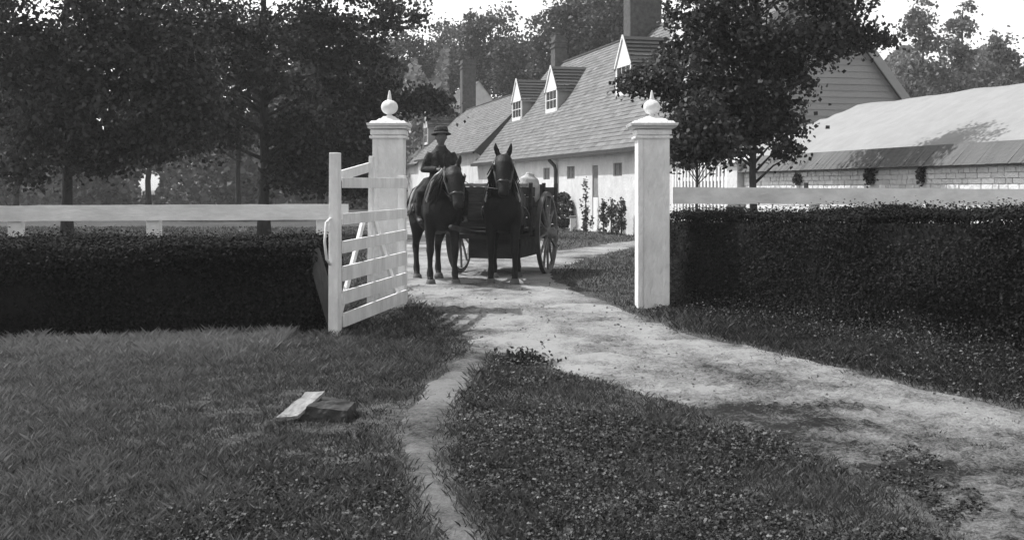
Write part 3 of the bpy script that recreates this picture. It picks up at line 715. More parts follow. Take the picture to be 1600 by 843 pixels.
# gable end towards us: weatherboards
gb = MB(); r_ = random.Random(3)
zz = 0.0
while zz < RZ - .3:
    z1 = min(zz + .2, RZ - .28); wlo = 0 if zz < EZ else (zz - EZ) / TP; whi = 0 if z1 < EZ else (z1 - EZ) / TP
    tn = min(1, max(0, .5 + r_.gauss(0, .15)))
    gb.quad((wlo, -.055, zz), (DP - wlo, -.055, zz), (DP - whi, -.03, z1), (whi, -.03, z1), tn); gb.quad((wlo, -.03, zz), (DP - wlo, -.03, zz), (DP - wlo, -.055, zz), (wlo, -.055, zz), tn)
    zz += .2
gb.build('siding', M['siding'], mh, tones=True)
MB().box(DP * .40, DP * .40 + .62, -.09, -.06, 4.9, 6.2).build('gable_shutter', M['grey_panel'], mh)
bg_ = MB()
for sg in (0, 1):
    bg_.beam((0 - .2 if sg == 0 else DP + .2, -.29, EZ - .26), (DP / 2, -.29, RZ - .02), .04, .26, (0, 0, 1))
bg_.build('barge_board', M['siding'], mh, tones=True)
chimney(mh, DP / 2 - .35, t_at(1016, PF + DP / 2) - T0, .70, .42, RZ - 1.6, RZ + 1.9)
chimney(mh, DP / 2 - .1, t_at(876, PF + DP / 2) - T0, .33, .40, RZ - 1.0, RZ + 1.1)
gu = MB(); gu.beam((-.31, -.2, EZ - .36), (-.31, LH + .3, EZ - .37), .14, .15); gu.build('gutter', M['iron'], mh)
yp = t_at(868) - T0
dp = MB(); dp.tube([(-.28, yp, EZ - .36), (-.26, yp, EZ - .48), (-.12, yp - .3, EZ - .72), (-.09, yp - .32, EZ - .9), (-.09, yp - .32, .05)], .075, 10); dp.build('downpipe', M['iron'], mh, smooth=True)

# --- second house beyond, roof standing a little prouder
x0, y0 = HP(PF, T1 + .02); LB = 20.0
h2 = empty('house', (x0, y0, 0), HR, 'whitewashed middle house with shingled roof and dark end chimney', 'house')
E2, R2, D2 = 3.83, 7.25, 7.0
wall_shell(h2, 0, LB, D2, E2, R2)
roof(h2, 'roof', 0, LB + .2, D2, E2, R2, .3, M['shingle'], 31)
MB().poly([(-.25, -.03, E2 - .25), (D2 / 2, -.03, R2 + .02), (D2 / 2, -.03, R2 - .6), (.25, -.03, E2 - .55)]).build('gable_shade', M['shaded_shingle'], h2, tones=True)  # dark strip: shade on the gable end put into the colour
chimney(h2, D2 / 2 + .2, t_at(727, PF + D2 / 2) - T1, .5, .45, R2 - 1.2, R2 + 3.3)
gu = MB(); gu.beam((-.27, 0, E2 - .30), (-.27, LB, E2 - .30), .11, .10); gu.build('gutter', M['iron'], h2)
# --- third house, far end of the row
x0, y0 = HP(PF + .1, T1 + LB + .3); LC = 34.0
h3 = empty('house', (x0, y0, 0), HR, 'farthest low house of the row, two small white dormers over its eave', 'house')
E3, R3, D3 = 3.6, 7.0, 7.0
wall_shell(h3, 0, LC, D3, E3, R3)
roof(h3, 'roof', -.1, LC, D3, E3, R3, .3, M['shingle'], 51)
gu = MB(); gu.beam((-.27, 0, E3 - .30), (-.27, LC, E3 - .30), .12, .11); gu.build('gutter', M['iron'], h3)
for k, px in enumerate((665, 641)): dormer(h3, t_at(px, PF + 1.2) - T1 - LB, 1.15, 1.7, 4.9, 7.35, E3, (R3 - E3) / (D3 / 2), 20 + k)
# --- pale gable behind the row
Yb = 92.0
bb_ = W(748, 170, Yb); bh = empty('barn', (bb_.x, Yb, 0), math.radians(14), 'pale gabled barn peeping over the middle house beside its chimney', 'barn')
b = MB(); zt = W(748, 126, Yb).z; zb_ = zt - 3.0
b.box(-2.3, 2.3, 0, 9, -.1, zb_); b.poly([(-2.3, 0, zb_), (2.3, 0, zb_), (0, 0, zt)]); b.poly([(-2.3, 9, zb_), (0, 9, zt), (2.3, 9, zb_)]); b.build('wall', M['whitewash'], bh)
b = MB(); LL = math.hypot(2.3, 3.0)
slope(b, (-2.45, -.15, zb_ - .2), (0, 1, 0), (2.3 / LL, 0, 3 / LL), 9.3, LL + .2, .3, seed=5); slope(b, (2.45, -.15, zb_ - .2), (0, 1, 0), (-2.3 / LL, 0, 3 / LL), 9.3, LL + .2, .3, seed=6); b.build('roof', M['shingle'], bh, tones=True)

# ------------------------------------------------------------------ garden wall, shed roof, picket gate
PW = 11.7
tw0, tw1 = 8.0, (26.3 - sn * PW) / cs
x0, y0 = HP(PW, tw0); LW = tw1 - tw0
gw = empty('garden_wall', (x0, y0, 0), HR, 'whitewashed block garden wall under a dark shingled coping', 'wall')
wm = MB(); r_ = random.Random(8); z = 0.0; H = 1.92; row = 0
wm.box(.03, .36, 0, LW, -.1, H + .1, .3)
while z < H - .01:
    h = r_.choice((.09, .11, .13)); h = min(h, H - z); y = -r_.random() * .4
    while y < LW:
        L = r_.uniform(.14, .34); a, b_ = max(0, y) + .010, min(LW, y + L) - .010
        if b_ - a > .03: wm.box(0 - r_.uniform(0, .014), .028, a, b_, z + .006, z + h - .006, min(1, max(0, .55 + r_.gauss(0, .18))))
        y += L
    z += h
M['wall_stone'] = tone_mat('wall_stone', .55, .84, bump=.6, bscale=16, nscale=1.3, namp=.35)
wm.build('blocks', M['wall_stone'], gw, tones=True)
cp = MB(); L_ = math.hypot(.33, .36)
slope(cp, (-.14, 0, H + .03), (0, 1, 0), (.33 / L_, 0, .36 / L_), LW, L_, .6, .02, .075, 5, .45, .10); slope(cp, (.52, 0, H + .03), (0, 1, 0), (-.33 / L_, 0, .36 / L_), LW, L_, .6, .02, .13, 6)
cp.quad((-.14, 0, H + .03), (-.14, LW, H + .03), (.52, LW, H + .03), (.52, 0, H + .03), .1); cp.poly([(-.14, LW, H + .03), (.52, LW, H + .03), (.19, LW, H + .39)], .5)
cp.build('coping', M['coping_shingle'], gw, tones=True)
for px, z0 in ((1263, 1.55), (1264, 1.18)):
    tt = (F * 1.0313 * PW / (px - 362.0) - sn * PW) / cs - tw0; MB().box(-.03, .002, tt - .07, tt + .07, z0, z0 + .13).build('vent_hole', M['glass'], gw)
# pier at its far end
x0, y0 = HP(PW - .05, tw1 + .32)
pr_ = empty('wall_pier', (x0, y0, 0), HR, 'white pier with small finial ending the garden wall behind the tree trunk', 'pier')
MB().box(-.12, .42, -.30, .28, -.1, 2.16).build('shaft', M['whitewash'], pr_, bevel=.01)
c = MB(); c.box(-.22, .52, -.40, .38, 2.16, 2.24); c.hexa([(-.16, -.34, 2.24), (.46, -.34, 2.24), (.46, .32, 2.24), (-.16, .32, 2.24), (.10, -.06, 2.40), (.20, -.06, 2.40), (.20, .04, 2.40), (.10, .04, 2.40)]); c.build('cap', M['white_trim'], pr_, bevel=.008)
c = MB(); c.lathe([(.05, 2.38), (.10, 2.45), (.11, 2.52), (.07, 2.60), (.03, 2.64), (.015, 2.72)], (.15, -.01, 0), 14); c.build('finial', M['white_trim'], pr_, smooth=True)
# picket gate between pier and house corner
x0, y0 = HP(PW, tw1 + .66); pg = empty('picket_gate', (x0, y0, 0), HR, 'white picket gate between the wall pier and the house corner', 'gate')
p = MB(); Lp = 3.6; n_ = 17
for k in range(n_):
    yy = Lp * (k + .5) / n_; hh = 2.02 + .22 * (1 - abs(2 * k / (n_ - 1) - 1)); p.hexa([(-.012, yy - .05, .15), (.012, yy - .05, .15), (.012, yy + .05, .15), (-.012, yy + .05, .15), (-.012, yy - .045, hh), (.012, yy - .045, hh), (.012, yy + .045, hh), (-.012, yy + .045, hh)])
p.build('pickets', M['white_trim'], pg)
for z in (.45, 1.15, 1.75): MB().box(.014, .06, 0, Lp, z, z + .10).build('rail', M['white_trim'], pg)
for yy in (-.05, Lp + .05): MB().box(-.03, .09, yy - .06, yy + .06, -.05, 2.12).build('post', M['white_trim'], pg)
# screen panel right of the pillar (white lattice on the house corner)
# low dark bench
cx_, cy_ = XW(1150, 23.0), 23.0
bn = empty('bench', (cx_, cy_, 0), HR + math.radians(62), 'low dark plank bench by the young tree behind the right rail', 'bench')
MB().beam((-.62, 0, 1.16), (.62, 0, 1.20), .34, .07).build('seat', M['old_wood'], bn, bevel=.008)
for sg in (-.5, .5): MB().beam((sg, 0, 0), (sg, 0, 1.13), .08, .3, (0, 1, 0)).build('leg', M['old_wood'], bn, bevel=.006)

# shed with the pale low roof behind the garden wall
ts0, ts1 = 8.0, 27.4
x0, y0 = HP(12.25, ts0); sh = empty('shed', (x0, y0, 0), HR, 'long low shed with glaring pale hipped roof behind the garden wall', 'shed')
LS = ts1 - ts0; sw = 5.6; se, sr = 2.12, 3.62
MB().box(.2, sw - .2, .2, LS - .3, -.1, se - .02).build('wall', M['whitewash'], sh)
nr, nc = 26, 60; V = []; 
for j in range(nc + 1):
    y = LS * j / nc
    for i in range(nr + 1):
        u = i / nr; x = sw * u; prof = min(u, 1 - u) * 2
        hip = min(1, (LS - y) / 2.6 + .0)
        zz = se + (sr - se) * min(prof, max(hip, 0) ** .8) ** .92 + .022 * math.sin(y * 2.3 + 3 * u) * math.sin(y * .9) + random.uniform(-.006, .006)
        V.append((x, y + .1 * math.sin(3 * u) * 0, zz))
Fs = [(j * (nr + 1) + i, j * (nr + 1) + i + 1, (j + 1) * (nr + 1) + i + 1, (j + 1) * (nr + 1) + i) for j in range(nc) for i in range(nr)]
o = np_mesh('roof', np.array(V), np.array(Fs), 4, M['pale_roof'], sh, smooth=True)
sd = o.modifiers.new('thickness', 'SOLIDIFY'); sd.thickness = .09; sd.offset = -1

# ------------------------------------------------------------------ trees
def tree(name, label, base, top, r0, blobs, leaf, material, group=None, rc=.34, per=70, nbr=26, up=.5, flat=.55, wide=.42, lean=(0, 0), tone0=.35, bark=None, shell=.45, trunk_name='trunk'):
    """base (x,y); blobs: world centre, radii (rx, ry, rz), clump count. Limbs run from the trunk into the clumps."""
    root = empty(name, (base[0], base[1], 0), 0, label, 'tree', group); B0 = Vector((base[0], base[1], 0))
    T = Vector(top) - B0; nseg = 9; r = random.Random(hash(label) % 1000 if False else len(label) * 7 + int(base[1] * 10)); tp = []
    for i in range(nseg + 1):
        q = i / nseg; p = Vector((T.x * q ** 1.4, T.y * q, T.z * q - .1)); 
        if 0 < i < nseg: p += Vector((r.uniform(-1, 1), r.uniform(-1, 1), 0)) * r0 * .35
        tp.append(p)
    tb = MB(); tb.tube(tp, [r0 * (1.35 if i == 0 else 1.0) * (1 - .72 * i / nseg) for i in range(nseg + 1)], 12)
    Cc, Tn = [], []
    allc = []
    for (c, rad, ncl) in blobs:
        c = Vector(c) - B0
        d = rng.normal(size=(ncl, 3)); d = unit(d) * (shell + (1 - shell) * rng.random((ncl, 1))) ** .7 if shell > 0 else unit(d) * rng.random((ncl, 1)) ** .34
        cc = np.array(c) + d * np.array(rad); allc.append(cc)
    allc = np.concatenate(allc)
    for cc in allc:
        m = max(8, int(per * rng.uniform(.4, 1.5))); R = rc * rng.uniform(.65, 1.35)
        p = rng.normal(size=(m, 3)) * np.array([R, R, R * flat]) * .62; p[:, 2] -= .25 * (p[:, 0] ** 2 + p[:, 1] ** 2) / max(R, .1)
        Cc.append(cc + p); Tn.append(np.clip(tone0 + rng.normal(0, .17) + rng.normal(0, .18, m), 0, 1))
    sel = rng.permutation(len(allc))[:nbr]
    for i in sel:
        e = Vector(allc[i]); ts = max(.25, min(.97, (e.z - .25 * math.hypot(e.x - T.x, e.y - T.y) - .3) / max(T.z, .1))); k = ts * nseg; i0 = int(k); s = tp[i0].lerp(tp[min(i0 + 1, nseg)], k - i0)
        md = s.lerp(e, .5) + Vector((r.uniform(-.1, .1), r.uniform(-.1, .1), .12)) * (e - s).length * .6; rr = r0 * (1 - .72 * ts) * .45
        pts = [s, s.lerp(md, .6), md, md.lerp(e, .55), e]; tb.tube(pts, [rr, rr * .75, rr * .55, rr * .36, rr * .15], 6)
    tb.build(trunk_name, bark or M['bark'], root, smooth=True)
    leaf_mesh('crown', np.concatenate(Cc), leaf, material, root, up, np.concatenate(Tn), wide)
    return root
def blob(px, py, Y, rx, rz, n, ry=None):
    s = Y / F; c = W(px, py, Y); return (c, (rx * s, (ry or rx) * s, rz * s), n)

# young maple right of the pillar
Ym = 21.0
tree('maple_tree', 'young maple with dense dark crown and slim trunk before the shed', (XW(1177, Ym), Ym), W(1182, -60, Ym), .085,
     [blob(1215, 20, Ym, 130, 85, 120), blob(1130, 60, Ym, 80, 50, 50), blob(1060, 118, Ym, 75, 38, 45), blob(1000, 122, Ym, 38, 14, 14), blob(1115, 165, Ym, 75, 60, 70), blob(1200, 120, Ym, 62, 60, 50),
      blob(1212, 195, Ym, 44, 30, 22), blob(1225, 235, Ym, 22, 12, 6), blob(1300, 60, Ym, 55, 40, 26), blob(1310, -20, Ym, 70, 50, 34), blob(1380, 52, Ym, 44, 10, 9), blob(1150, -60, Ym, 110, 60, 50), blob(1170, 200, Ym, 40, 36, 26), blob(1085, 20, Ym, 45, 28, 18)],
     .085, M['leaf_maple'], rc=.25, per=56, nbr=70, up=.35, wide=.46, tone0=.3)
Yn = 19.2
tree('maple_tree', 'small low-crowned sapling with thin stem close to the right pillar', (XW(1087, Yn), Yn), W(1092, 150, Yn), .036,
     [blob(1088, 205, Yn, 48, 40, 40), blob(1122, 225, Yn, 44, 26, 26), blob(1068, 232, Yn, 20, 22, 11), blob(1098, 170, Yn, 44, 28, 18)],
     .08, M['leaf_maple'], rc=.22, per=54, nbr=30, up=.35, wide=.46, tone0=.28)

# big dark shade trees at the left
Ya = 38.0
tree('oak_tree', 'big shade tree with straight trunk and dense crown behind the left rail', (XW(413, Ya), Ya), W(408, -120, Ya), .20,
     [blob(400, -20, Ya, 150, 120, 90), blob(330, 90, Ya, 110, 85, 62), blob(470, 80, Ya, 105, 80, 52), blob(540, 30, Ya, 76, 74, 26), blob(560, 110, Ya, 56, 52, 18), blob(520, 180, Ya, 66, 60, 34), blob(560, 220, Ya, 34, 34, 16), blob(460, 205, Ya, 40, 26, 16), blob(500, 255, Ya, 60, 40, 34), blob(455, 275, Ya, 36, 22, 12), blob(545, 275, Ya, 30, 24, 12),
      blob(600, 160, Ya, 34, 16, 9), blob(660, 150, Ya, 46, 22, 18), blob(600, -10, Ya, 66, 66, 16), blob(320, 190, Ya, 70, 40, 24)],
     .15, M['leaf_oak'], rc=.52, per=100, nbr=60, up=.3, tone0=.3)
Yb2 = 31.0
tree('oak_tree', 'broad dark shade tree filling the upper left above the rail', (XW(105, 33), 33), W(110, -160, 32), .17,
     [blob(90, -10, Yb2, 170, 150, 150), blob(230, 40, Yb2, 120, 110, 110), blob(60, 140, Yb2, 110, 80, 80), blob(190, 170, Yb2, 110, 66, 70), blob(120, 225, Yb2, 90, 32, 34), blob(260, 215, Yb2, 60, 34, 24), blob(40, 258, Yb2, 40, 22, 12), blob(300, 150, Yb2, 60, 50, 30), blob(155, 252, Yb2, 30, 16, 8)],
     .135, M['leaf_oak'], rc=.46, per=92, nbr=60, up=.3, tone0=.28)
# slim trees in the grove behind them
for k, (px, Yk, lab) in enumerate(((232, 58, 'slender grove tree with a bare trunk below the left canopy gap'), (372, 66, 'thin grove tree just left of the big straight trunk'), (500, 62, 'slim grove tree half hidden behind the open gate'), (25, 60, 'slim grove tree at the extreme left of the grove'))):
    tree('grove_tree', lab, (XW(px, Yk), Yk), W(px + 6, 60, Yk), .17, [blob(px, 150, Yk, 70, 60, 26), blob(px + 30, 90, Yk, 80, 70, 30), blob(px - 20, 215, Yk, 40, 26, 9)], .36, M['leaf_far'], 'trees of the left grove', rc=1.1, per=60, nbr=18, tone0=.35)
# woodland edge far behind the left
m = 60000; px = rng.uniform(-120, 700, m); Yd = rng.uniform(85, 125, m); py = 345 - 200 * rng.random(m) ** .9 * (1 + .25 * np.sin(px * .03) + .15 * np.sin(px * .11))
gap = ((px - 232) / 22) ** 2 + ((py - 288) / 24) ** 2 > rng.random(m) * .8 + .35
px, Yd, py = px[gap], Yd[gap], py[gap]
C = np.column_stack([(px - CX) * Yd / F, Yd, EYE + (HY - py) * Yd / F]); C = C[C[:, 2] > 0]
o = leaf_mesh('far_wood', C, .48, M['leaf_hazed'], None, .4, np.clip(.4 + .25 * smooth_noise(C[:, 0], C[:, 2], 91, .5) + rng.normal(0, .15, len(C)), 0, 1), .45)
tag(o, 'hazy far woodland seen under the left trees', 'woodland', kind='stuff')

# trees behind the row of houses
for k, (px, py, Yk, rx, rz, n, lab) in enumerate((
        (645, 92, 112, 52, 60, 44, 'leafy tree over the farthest house, left of the others'),
        (705, 78, 118, 46, 62, 44, 'round tree behind the dark middle chimney'),
        (762, 70, 108, 44, 66, 48, 'tall tree over the middle house ridge, right of the sky gap'),
        (820, 100, 104, 50, 50, 48, 'low bushy tree just behind the first dormers'),
        (905, 40, 96, 66, 70, 84, 'large dark tree behind the small ridge chimney'),
        (965, 10, 92, 50, 60, 50, 'dark tree against the left of the big chimney'),
        (600, 130, 110, 40, 60, 30, 'leafy tree behind the left pillar finial'))):
    tree('shade_tree', lab, (XW(px, Yk), Yk), W(px + 4, py - rz * .5, Yk), .3,
         [blob(px, py, Yk, rx, rz, n), blob(px - rx * .4, py + rz * .6, Yk, rx * .7, rz * .6, n // 2), blob(px + rx * .4, py + rz * .5, Yk, rx * .7, rz * .6, n // 2)], .33, M['leaf_far'], 'trees behind the houses', rc=1.05, per=95, nbr=16, tone0=.42)
# paler trees at the far right
for k, (px, py, Yk, rx, rz, n, lab) in enumerate((
        (1440, 60, 84, 34, 62, 22, 'airy tall tree with gaps, left of the pair over the shed roof'),
        (1500, 70, 88, 34, 80, 26, 'airy tall tree with upright top over the shed roof'),
        (1560, 90, 82, 40, 44, 18, 'pale thin tree at the right margin over the shed roof'),
        (1400, 130, 76, 22, 20, 8, 'small shrubby tree peeping between gable and shed roof'))):
    tree('shade_tree', lab, (XW(px, Yk), Yk), W(px + 4, py - rz * .7, Yk), .18,
         [blob(px, py, Yk, rx * .8, rz, n), blob(px + 4, py + rz * .8, Yk, rx * 1.5, 26, n)], .30, M['leaf_hazed'], 'pale trees over the shed', rc=.8, per=62, nbr=18, tone0=.35, shell=.2)
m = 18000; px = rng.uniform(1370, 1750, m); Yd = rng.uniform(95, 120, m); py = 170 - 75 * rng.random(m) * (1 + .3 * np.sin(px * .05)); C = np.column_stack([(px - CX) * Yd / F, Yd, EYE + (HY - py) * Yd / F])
o = leaf_mesh('distant_wood', C, .42, M['leaf_hazed'], None, .4, np.clip(.35 + rng.normal(0, .2, len(C)), 0, 1), .45); tag(o, 'hazy woodland mass beyond the shed roof', 'woodland', kind='stuff')

# shrubs by the house wall
def shrub(name, label, px, ybase, hpx, wpx, group=None, tone0=.4, leaf=.10, cone=True, n=420, wall=True):
    x, y = HP(PF - .38, t_at(px, PF - .38)) if wall else G(px, ybase)
    s = F / y; h, w_ = hpx / s, wpx / s / 2
    r = empty(name, (x, y, 0), 0, label, 'shrub', group)
    MB().tube([(0, 0, -.05), (.01, 0, h * .5), (0, .01, h * .8)], [.035, .025, .012], 7).build('stem', M['bark'], r)
    u = rng.random(n); rad = w_ * (np.clip(1.1 - u, .1, 1) ** .6 if cone else np.sqrt(np.clip(1 - (2 * u - 1) ** 2, .02, 1))) * rng.random(n) ** .5 * (1 + .3 * np.sin(u * 21 + px)); a = rng.random(n) * 6.28
    if cone:
        k = 16; cu = rng.random(k); cx0 = rng.normal(0, w_ * .75, k) * (1.25 - cu); i = rng.integers(0, k, n)
        C = np.column_stack([cx0[i] + rng.normal(0, w_ * .28, n), rng.normal(0, w_ * .35, n), np.clip(cu[i] * h + rng.normal(0, h * .07, n), .03, None)])
    else: C = np.column_stack([np.cos(a) * rad, np.sin(a) * rad, u * h + .03])
    leaf_mesh('foliage', C, leaf, M['leaf_shrub'], r, .4, np.clip(rng.normal(tone0, .25, n), 0, 1))
for px, yb, hp_, wp, lab in ((915, 360, 72, 13, 'tallest slender climber against the house wall, left of the door'), (943, 360, 50, 12, 'slender climber immediately right of the house door'), (955, 360, 56, 14, 'bushy wall climber, third along from the left'), (971, 361, 54, 13, 'slender climber nearest the right pillar on the house wall')):
    shrub('wall_shrub', lab, px, yb, hp_, wp, 'slender shrubs along the house wall', .55, .10, True, 330)
shrub('round_shrub', 'rounded leafy shrub by the house wall behind the cart wheel', 880, 358, 54, 36, None, .3, .14, False, 800, True)
x, y = G(895, 359); s = F / y
hb = empty('garden_post', (x, y, 0), 0, 'short pale post at the lawn corner beside the rounded shrub', 'post'); MB().box(-.10, .10, -.10, .10, -.05, .46).build('shaft', M['white_trim'], hb, bevel=.02); MB().box(-.13, .13, -.13, .13, .461, .53).build('cap', M['grey_panel'], hb, bevel=.02)

def creeper(label, px, py, wpx, hpx, n):
    Yd = F * 1.0313 * PW / (px - 362.0); s = Yd / F; c = W(px, py, Yd - .12)
    C = np.column_stack([rng.normal(0, wpx * s * .4, n), rng.normal(0, .04, n) , rng.normal(0, hpx * s * .42, n)])
    C[:, 1] -= 0; o = leaf_mesh('wall_creeper', C, .075, M['leaf_shrub'], None, .3, np.clip(rng.normal(.35, .25, n), 0, 1)); o.location = c; o.rotation_euler = (0, 0, HR + math.pi / 2)
    tag(o, label, 'creeper', 'creepers on the garden wall')
creeper('small creeper tuft high on the garden wall right of the tree trunk', 1247, 280, 13, 10, 160)
creeper('largest dark creeper hanging from the wall coping', 1360, 273, 14, 18, 320)
creeper('thin creeper strand trailing down the garden wall', 1440, 270, 6, 22, 110)
creeper('spreading creeper low on the garden wall above the hedge', 1395, 318, 42, 7, 300)

# ------------------------------------------------------------------ horses
def horse(name, label, loc, yaw, body_mat, head_drop=0.0, head_turn=0.0, stance=(0, 0, 0, 0)):
    """faces local -y, feet at z=0"""
    r = empty(name, loc, yaw, label, 'horse'); r.scale = (1.2, 1.05, 1.10)
    b = MB()
    tr = [(-.80, 1.10, .07, .10), (-.74, 1.12, .16, .22), (-.60, 1.12, .235, .34), (-.42, 1.14, .265, .40), (-.2, 1.125, .28, .40), (.05, 1.115, .295, .395), (.3, 1.155, .30, .345), (.52, 1.20, .295, .325), (.72, 1.225, .26, .29), (.86, 1.20, .19, .23), (.95, 1.17, .08, .10)]
    b.tube([(0, y, z) for y, z, _, _ in tr], [(w_, h) for _, _, w_, h in tr], 22, up=(1, 0, 0))
    hd = head_drop; ht = head_turn
    nk = [((0, -.42, 1.24), .17, .30), ((0, -.58, 1.40), .150, .27), ((ht * .15, -.74, 1.59 - hd * .35), .120, .215), ((ht * .4, -.88, 1.77 - hd * .7), .098, .165), ((ht * .7, -.985, 1.92 - hd), .085, .125), ((ht * .8, -1.03, 1.965 - hd), .06, .08)]
    b.tube([p for p, _, _ in nk], [(a, c) for _, a, c in nk], 18, up=(1, 0, 0))
    hh = [((ht * .75, -.97, 1.97 - hd), .070, .075), ((ht * .8, -1.03, 1.945 - hd), .098, .115), ((ht * .95, -1.10, 1.86 - hd), .108, .135), ((ht * 1.05, -1.165, 1.755 - hd), .092, .118), ((ht * 1.15, -1.225, 1.64 - hd), .070, .088), ((ht * 1.25, -1.275, 1.535 - hd), .062, .074), ((ht * 1.3, -1.30, 1.47 - hd), .066, .070), ((ht * 1.33, -1.315, 1.425 - hd), .045, .045)]
    b.tube([p for p, _, _ in hh], [(a * 1.14, c * 1.1) for _, a, c in hh], 18, up=(1, 0, 0))
    for sg in (-1, 1):                                            # ears
        e = Vector((ht * .78 + sg * .062, -1.005, 2.01 - hd)); b.tube([e, e + Vector((sg * .022, -.012, .07)), e + Vector((sg * .040, -.02, .14)), e + Vector((sg * .042, -.02, .20))], [(.034, .028), (.042, .028), (.030, .022), (.012, .012)], 10)
        b.lathe([(.0, -.02), (.018, -.01), (.022, 0), (.018, .012), (0, .02)], (ht * .95 + sg * .098, -1.125, 1.86 - hd), 8)
    hooves = []
    for i, sg in enumerate((-1, 1)):                               # front legs
        o = stance[i]; X = sg * .165
        b.tube([(sg * .15, -.55, 1.22), (sg * .165, -.55, 1.05), (X, -.53, .90), (X, -.53 + o * .3, .72), (X, -.545 + o * .5, .56), (X, -.55 + o * .55, .50), (X, -.54 + o * .75, .40), (X, -.54 + o * .85, .26), (X, -.545 + o * .95, .165), (X, -.575 + o, .10), (X, -.60 + o, .05)],
               [(.10, .16), (.105, .155), (.085, .11), (.066, .078), (.054, .062), (.058, .064), (.040, .048), (.036, .044), (.050, .056), (.042, .046), (.052, .056)], 12, up=(1, 0, 0))
        hooves.append((X, -.615 + o))
    for i, sg in enumerate((-1, 1)):                               # hind legs
        o = stance[2 + i]; X = sg * .17
        b.tube([(sg * .13, .62, 1.22), (sg * .16, .60, 1.02), (X, .54, .86), (X, .62 + o * .3, .70), (X, .74 + o * .5, .575), (X, .77 + o * .55, .51), (X, .755 + o * .7, .40), (X, .74 + o * .85, .27), (X, .735 + o * .95, .17), (X, .70 + o, .10), (X, .675 + o, .05)],
               [(.15, .24), (.145, .22), (.115, .165), (.075, .11), (.052, .078), (.054, .07), (.042, .052), (.040, .048), (.052, .058), (.043, .047), (.054, .058)], 12, up=(1, 0, 0))
        hooves.append((X, .66 + o))
    b.build('body', body_mat, r, smooth=True, remesh=.017, smooth_it=4)
    for X, y in hooves:
        h = MB(); h.lathe([(.072, .0), (.070, .015), (.056, .075), (.045, .082)], (X, y, 0), 14); h.build('hoof', M['hoof'], r, smooth=True)
    # mane and forelock (locks of hair), tail
    mn = MB(); rr = random.Random(4)
    for k in range(70):
        q = k / 69; p = Vector((ht * .75 * q, -.50 - .48 * q, 1.55 + .47 * q - hd * q)); sg = 1 if rr.random() < .65 else -1
        sg = -1 if rr.random() < .75 else 1; e = p + Vector((sg * (.15 + .07 * rr.random()), -.06 + .06 * rr.random(), -.22 - .24 * rr.random())); mn.tube([p, p + Vector((sg * .07, -.01, .02)), e], [.020, .022, .006], 6)
    for k in range(10):
        p = Vector((ht * .8, -1.03, 2.03 - hd)); e = Vector((ht * .9 + rr.uniform(-.05, .05), -1.17 - rr.uniform(0, .03), 1.86 - hd - rr.uniform(0, .06))); mn.tube([p, p.lerp(e, .5) + Vector((0, -.05, .02)), e], [.018, .018, .004], 6)
    mn.build('mane', M['hair'], r, smooth=True)
    tl = MB()
    for k in range(24):
        a = rr.uniform(0, 6.28); q = rr.random() ** .5; tl.tube([(0, .93, 1.27), (q * .03 * math.cos(a), 1.03, 1.20), (q * .07 * math.cos(a), 1.07 + q * .05 * math.sin(a), .95), (q * .08 * math.cos(a), 1.05 + q * .06 * math.sin(a), .60 + rr.uniform(0, .15))], [.03, .03, .024, .006], 6)
    tl.build('tail', M['hair'], r, smooth=True)
    # harness
    c = MB(); pts = []
    for k in range(25):
        a = 2 * math.pi * k / 24; pts.append((.205 * math.sin(a) * (1 - .12 * math.cos(a)), -.60 - .12 * math.cos(a) * .8, 1.27 + .36 * math.cos(a)))
    c.tube(pts, [(.058, .05)] * 25, 10); hc = c.build('collar', M['leather'], r, smooth=True)
    hm = MB()
    for sg in (-1, 1): hm.tube([(sg * .03, -.71, 1.70), (sg * .17, -.70, 1.50), (sg * .235, -.63, 1.25), (sg * .16, -.55, 1.0), (sg * .04, -.54, .90)], .016, 8)
    hm.build('hames', mat('brass_hames', .25, .4, 5, .4), hc, smooth=True)
    br = MB()
    def strap(pts, w_=.019): br.tube(pts, w_, 6)
    for sg in (-1, 1):
        strap([(ht * .8 + sg * .102, -1.0, 1.97 - hd), (ht * .95 + sg * .125, -1.09, 1.84 - hd), (ht * 1.05 + sg * .105, -1.15, 1.72 - hd), (ht * 1.2 + sg * .078, -1.245, 1.545 - hd)])
        br.hexa([(ht * .95 + sg * .118, -1.16, 1.80 - hd), (ht * .95 + sg * .130, -1.16, 1.80 - hd), (ht * .95 + sg * .130, -1.06, 1.84 - hd), (ht * .95 + sg * .118, -1.06, 1.84 - hd), (ht * .95 + sg * .135, -1.19, 1.90 - hd), (ht * .95 + sg * .147, -1.19, 1.90 - hd), (ht * .95 + sg * .147, -1.08, 1.93 - hd), (ht * .95 + sg * .135, -1.08, 1.93 - hd)])
    strap([(ht * .8 - .10, -1.06, 1.945 - hd), (ht * .9 - .05, -1.15, 1.94 - hd), (ht * .9 + .05, -1.15, 1.94 - hd), (ht * .8 + .10, -1.06, 1.945 - hd)])
    strap([(ht * 1.15 - .088, -1.20, 1.63 - hd), (ht * 1.15 - .04, -1.305, 1.66 - hd), (ht * 1.15 + .04, -1.305, 1.66 - hd), (ht * 1.15 + .088, -1.20, 1.63 - hd)])
    br.build('bridle', M['leather'], r, smooth=True)
    hs = MB()
    for sg in (-1, 1):
        hs.tube([(sg * .225, -.56, 1.18), (sg * .305, -.1, 1.10), (sg * .33, .35, 1.02), (sg * .33, .75, .96), (sg * .30, 1.15, .88)], .016, 6)            # trace
        hs.tube([(sg * .05, .45, 1.525), (sg * .22, .62, 1.40), (sg * .315, .72, 1.12), (sg * .30, .85, 1.02)], .02, 6)                                        # hip strap
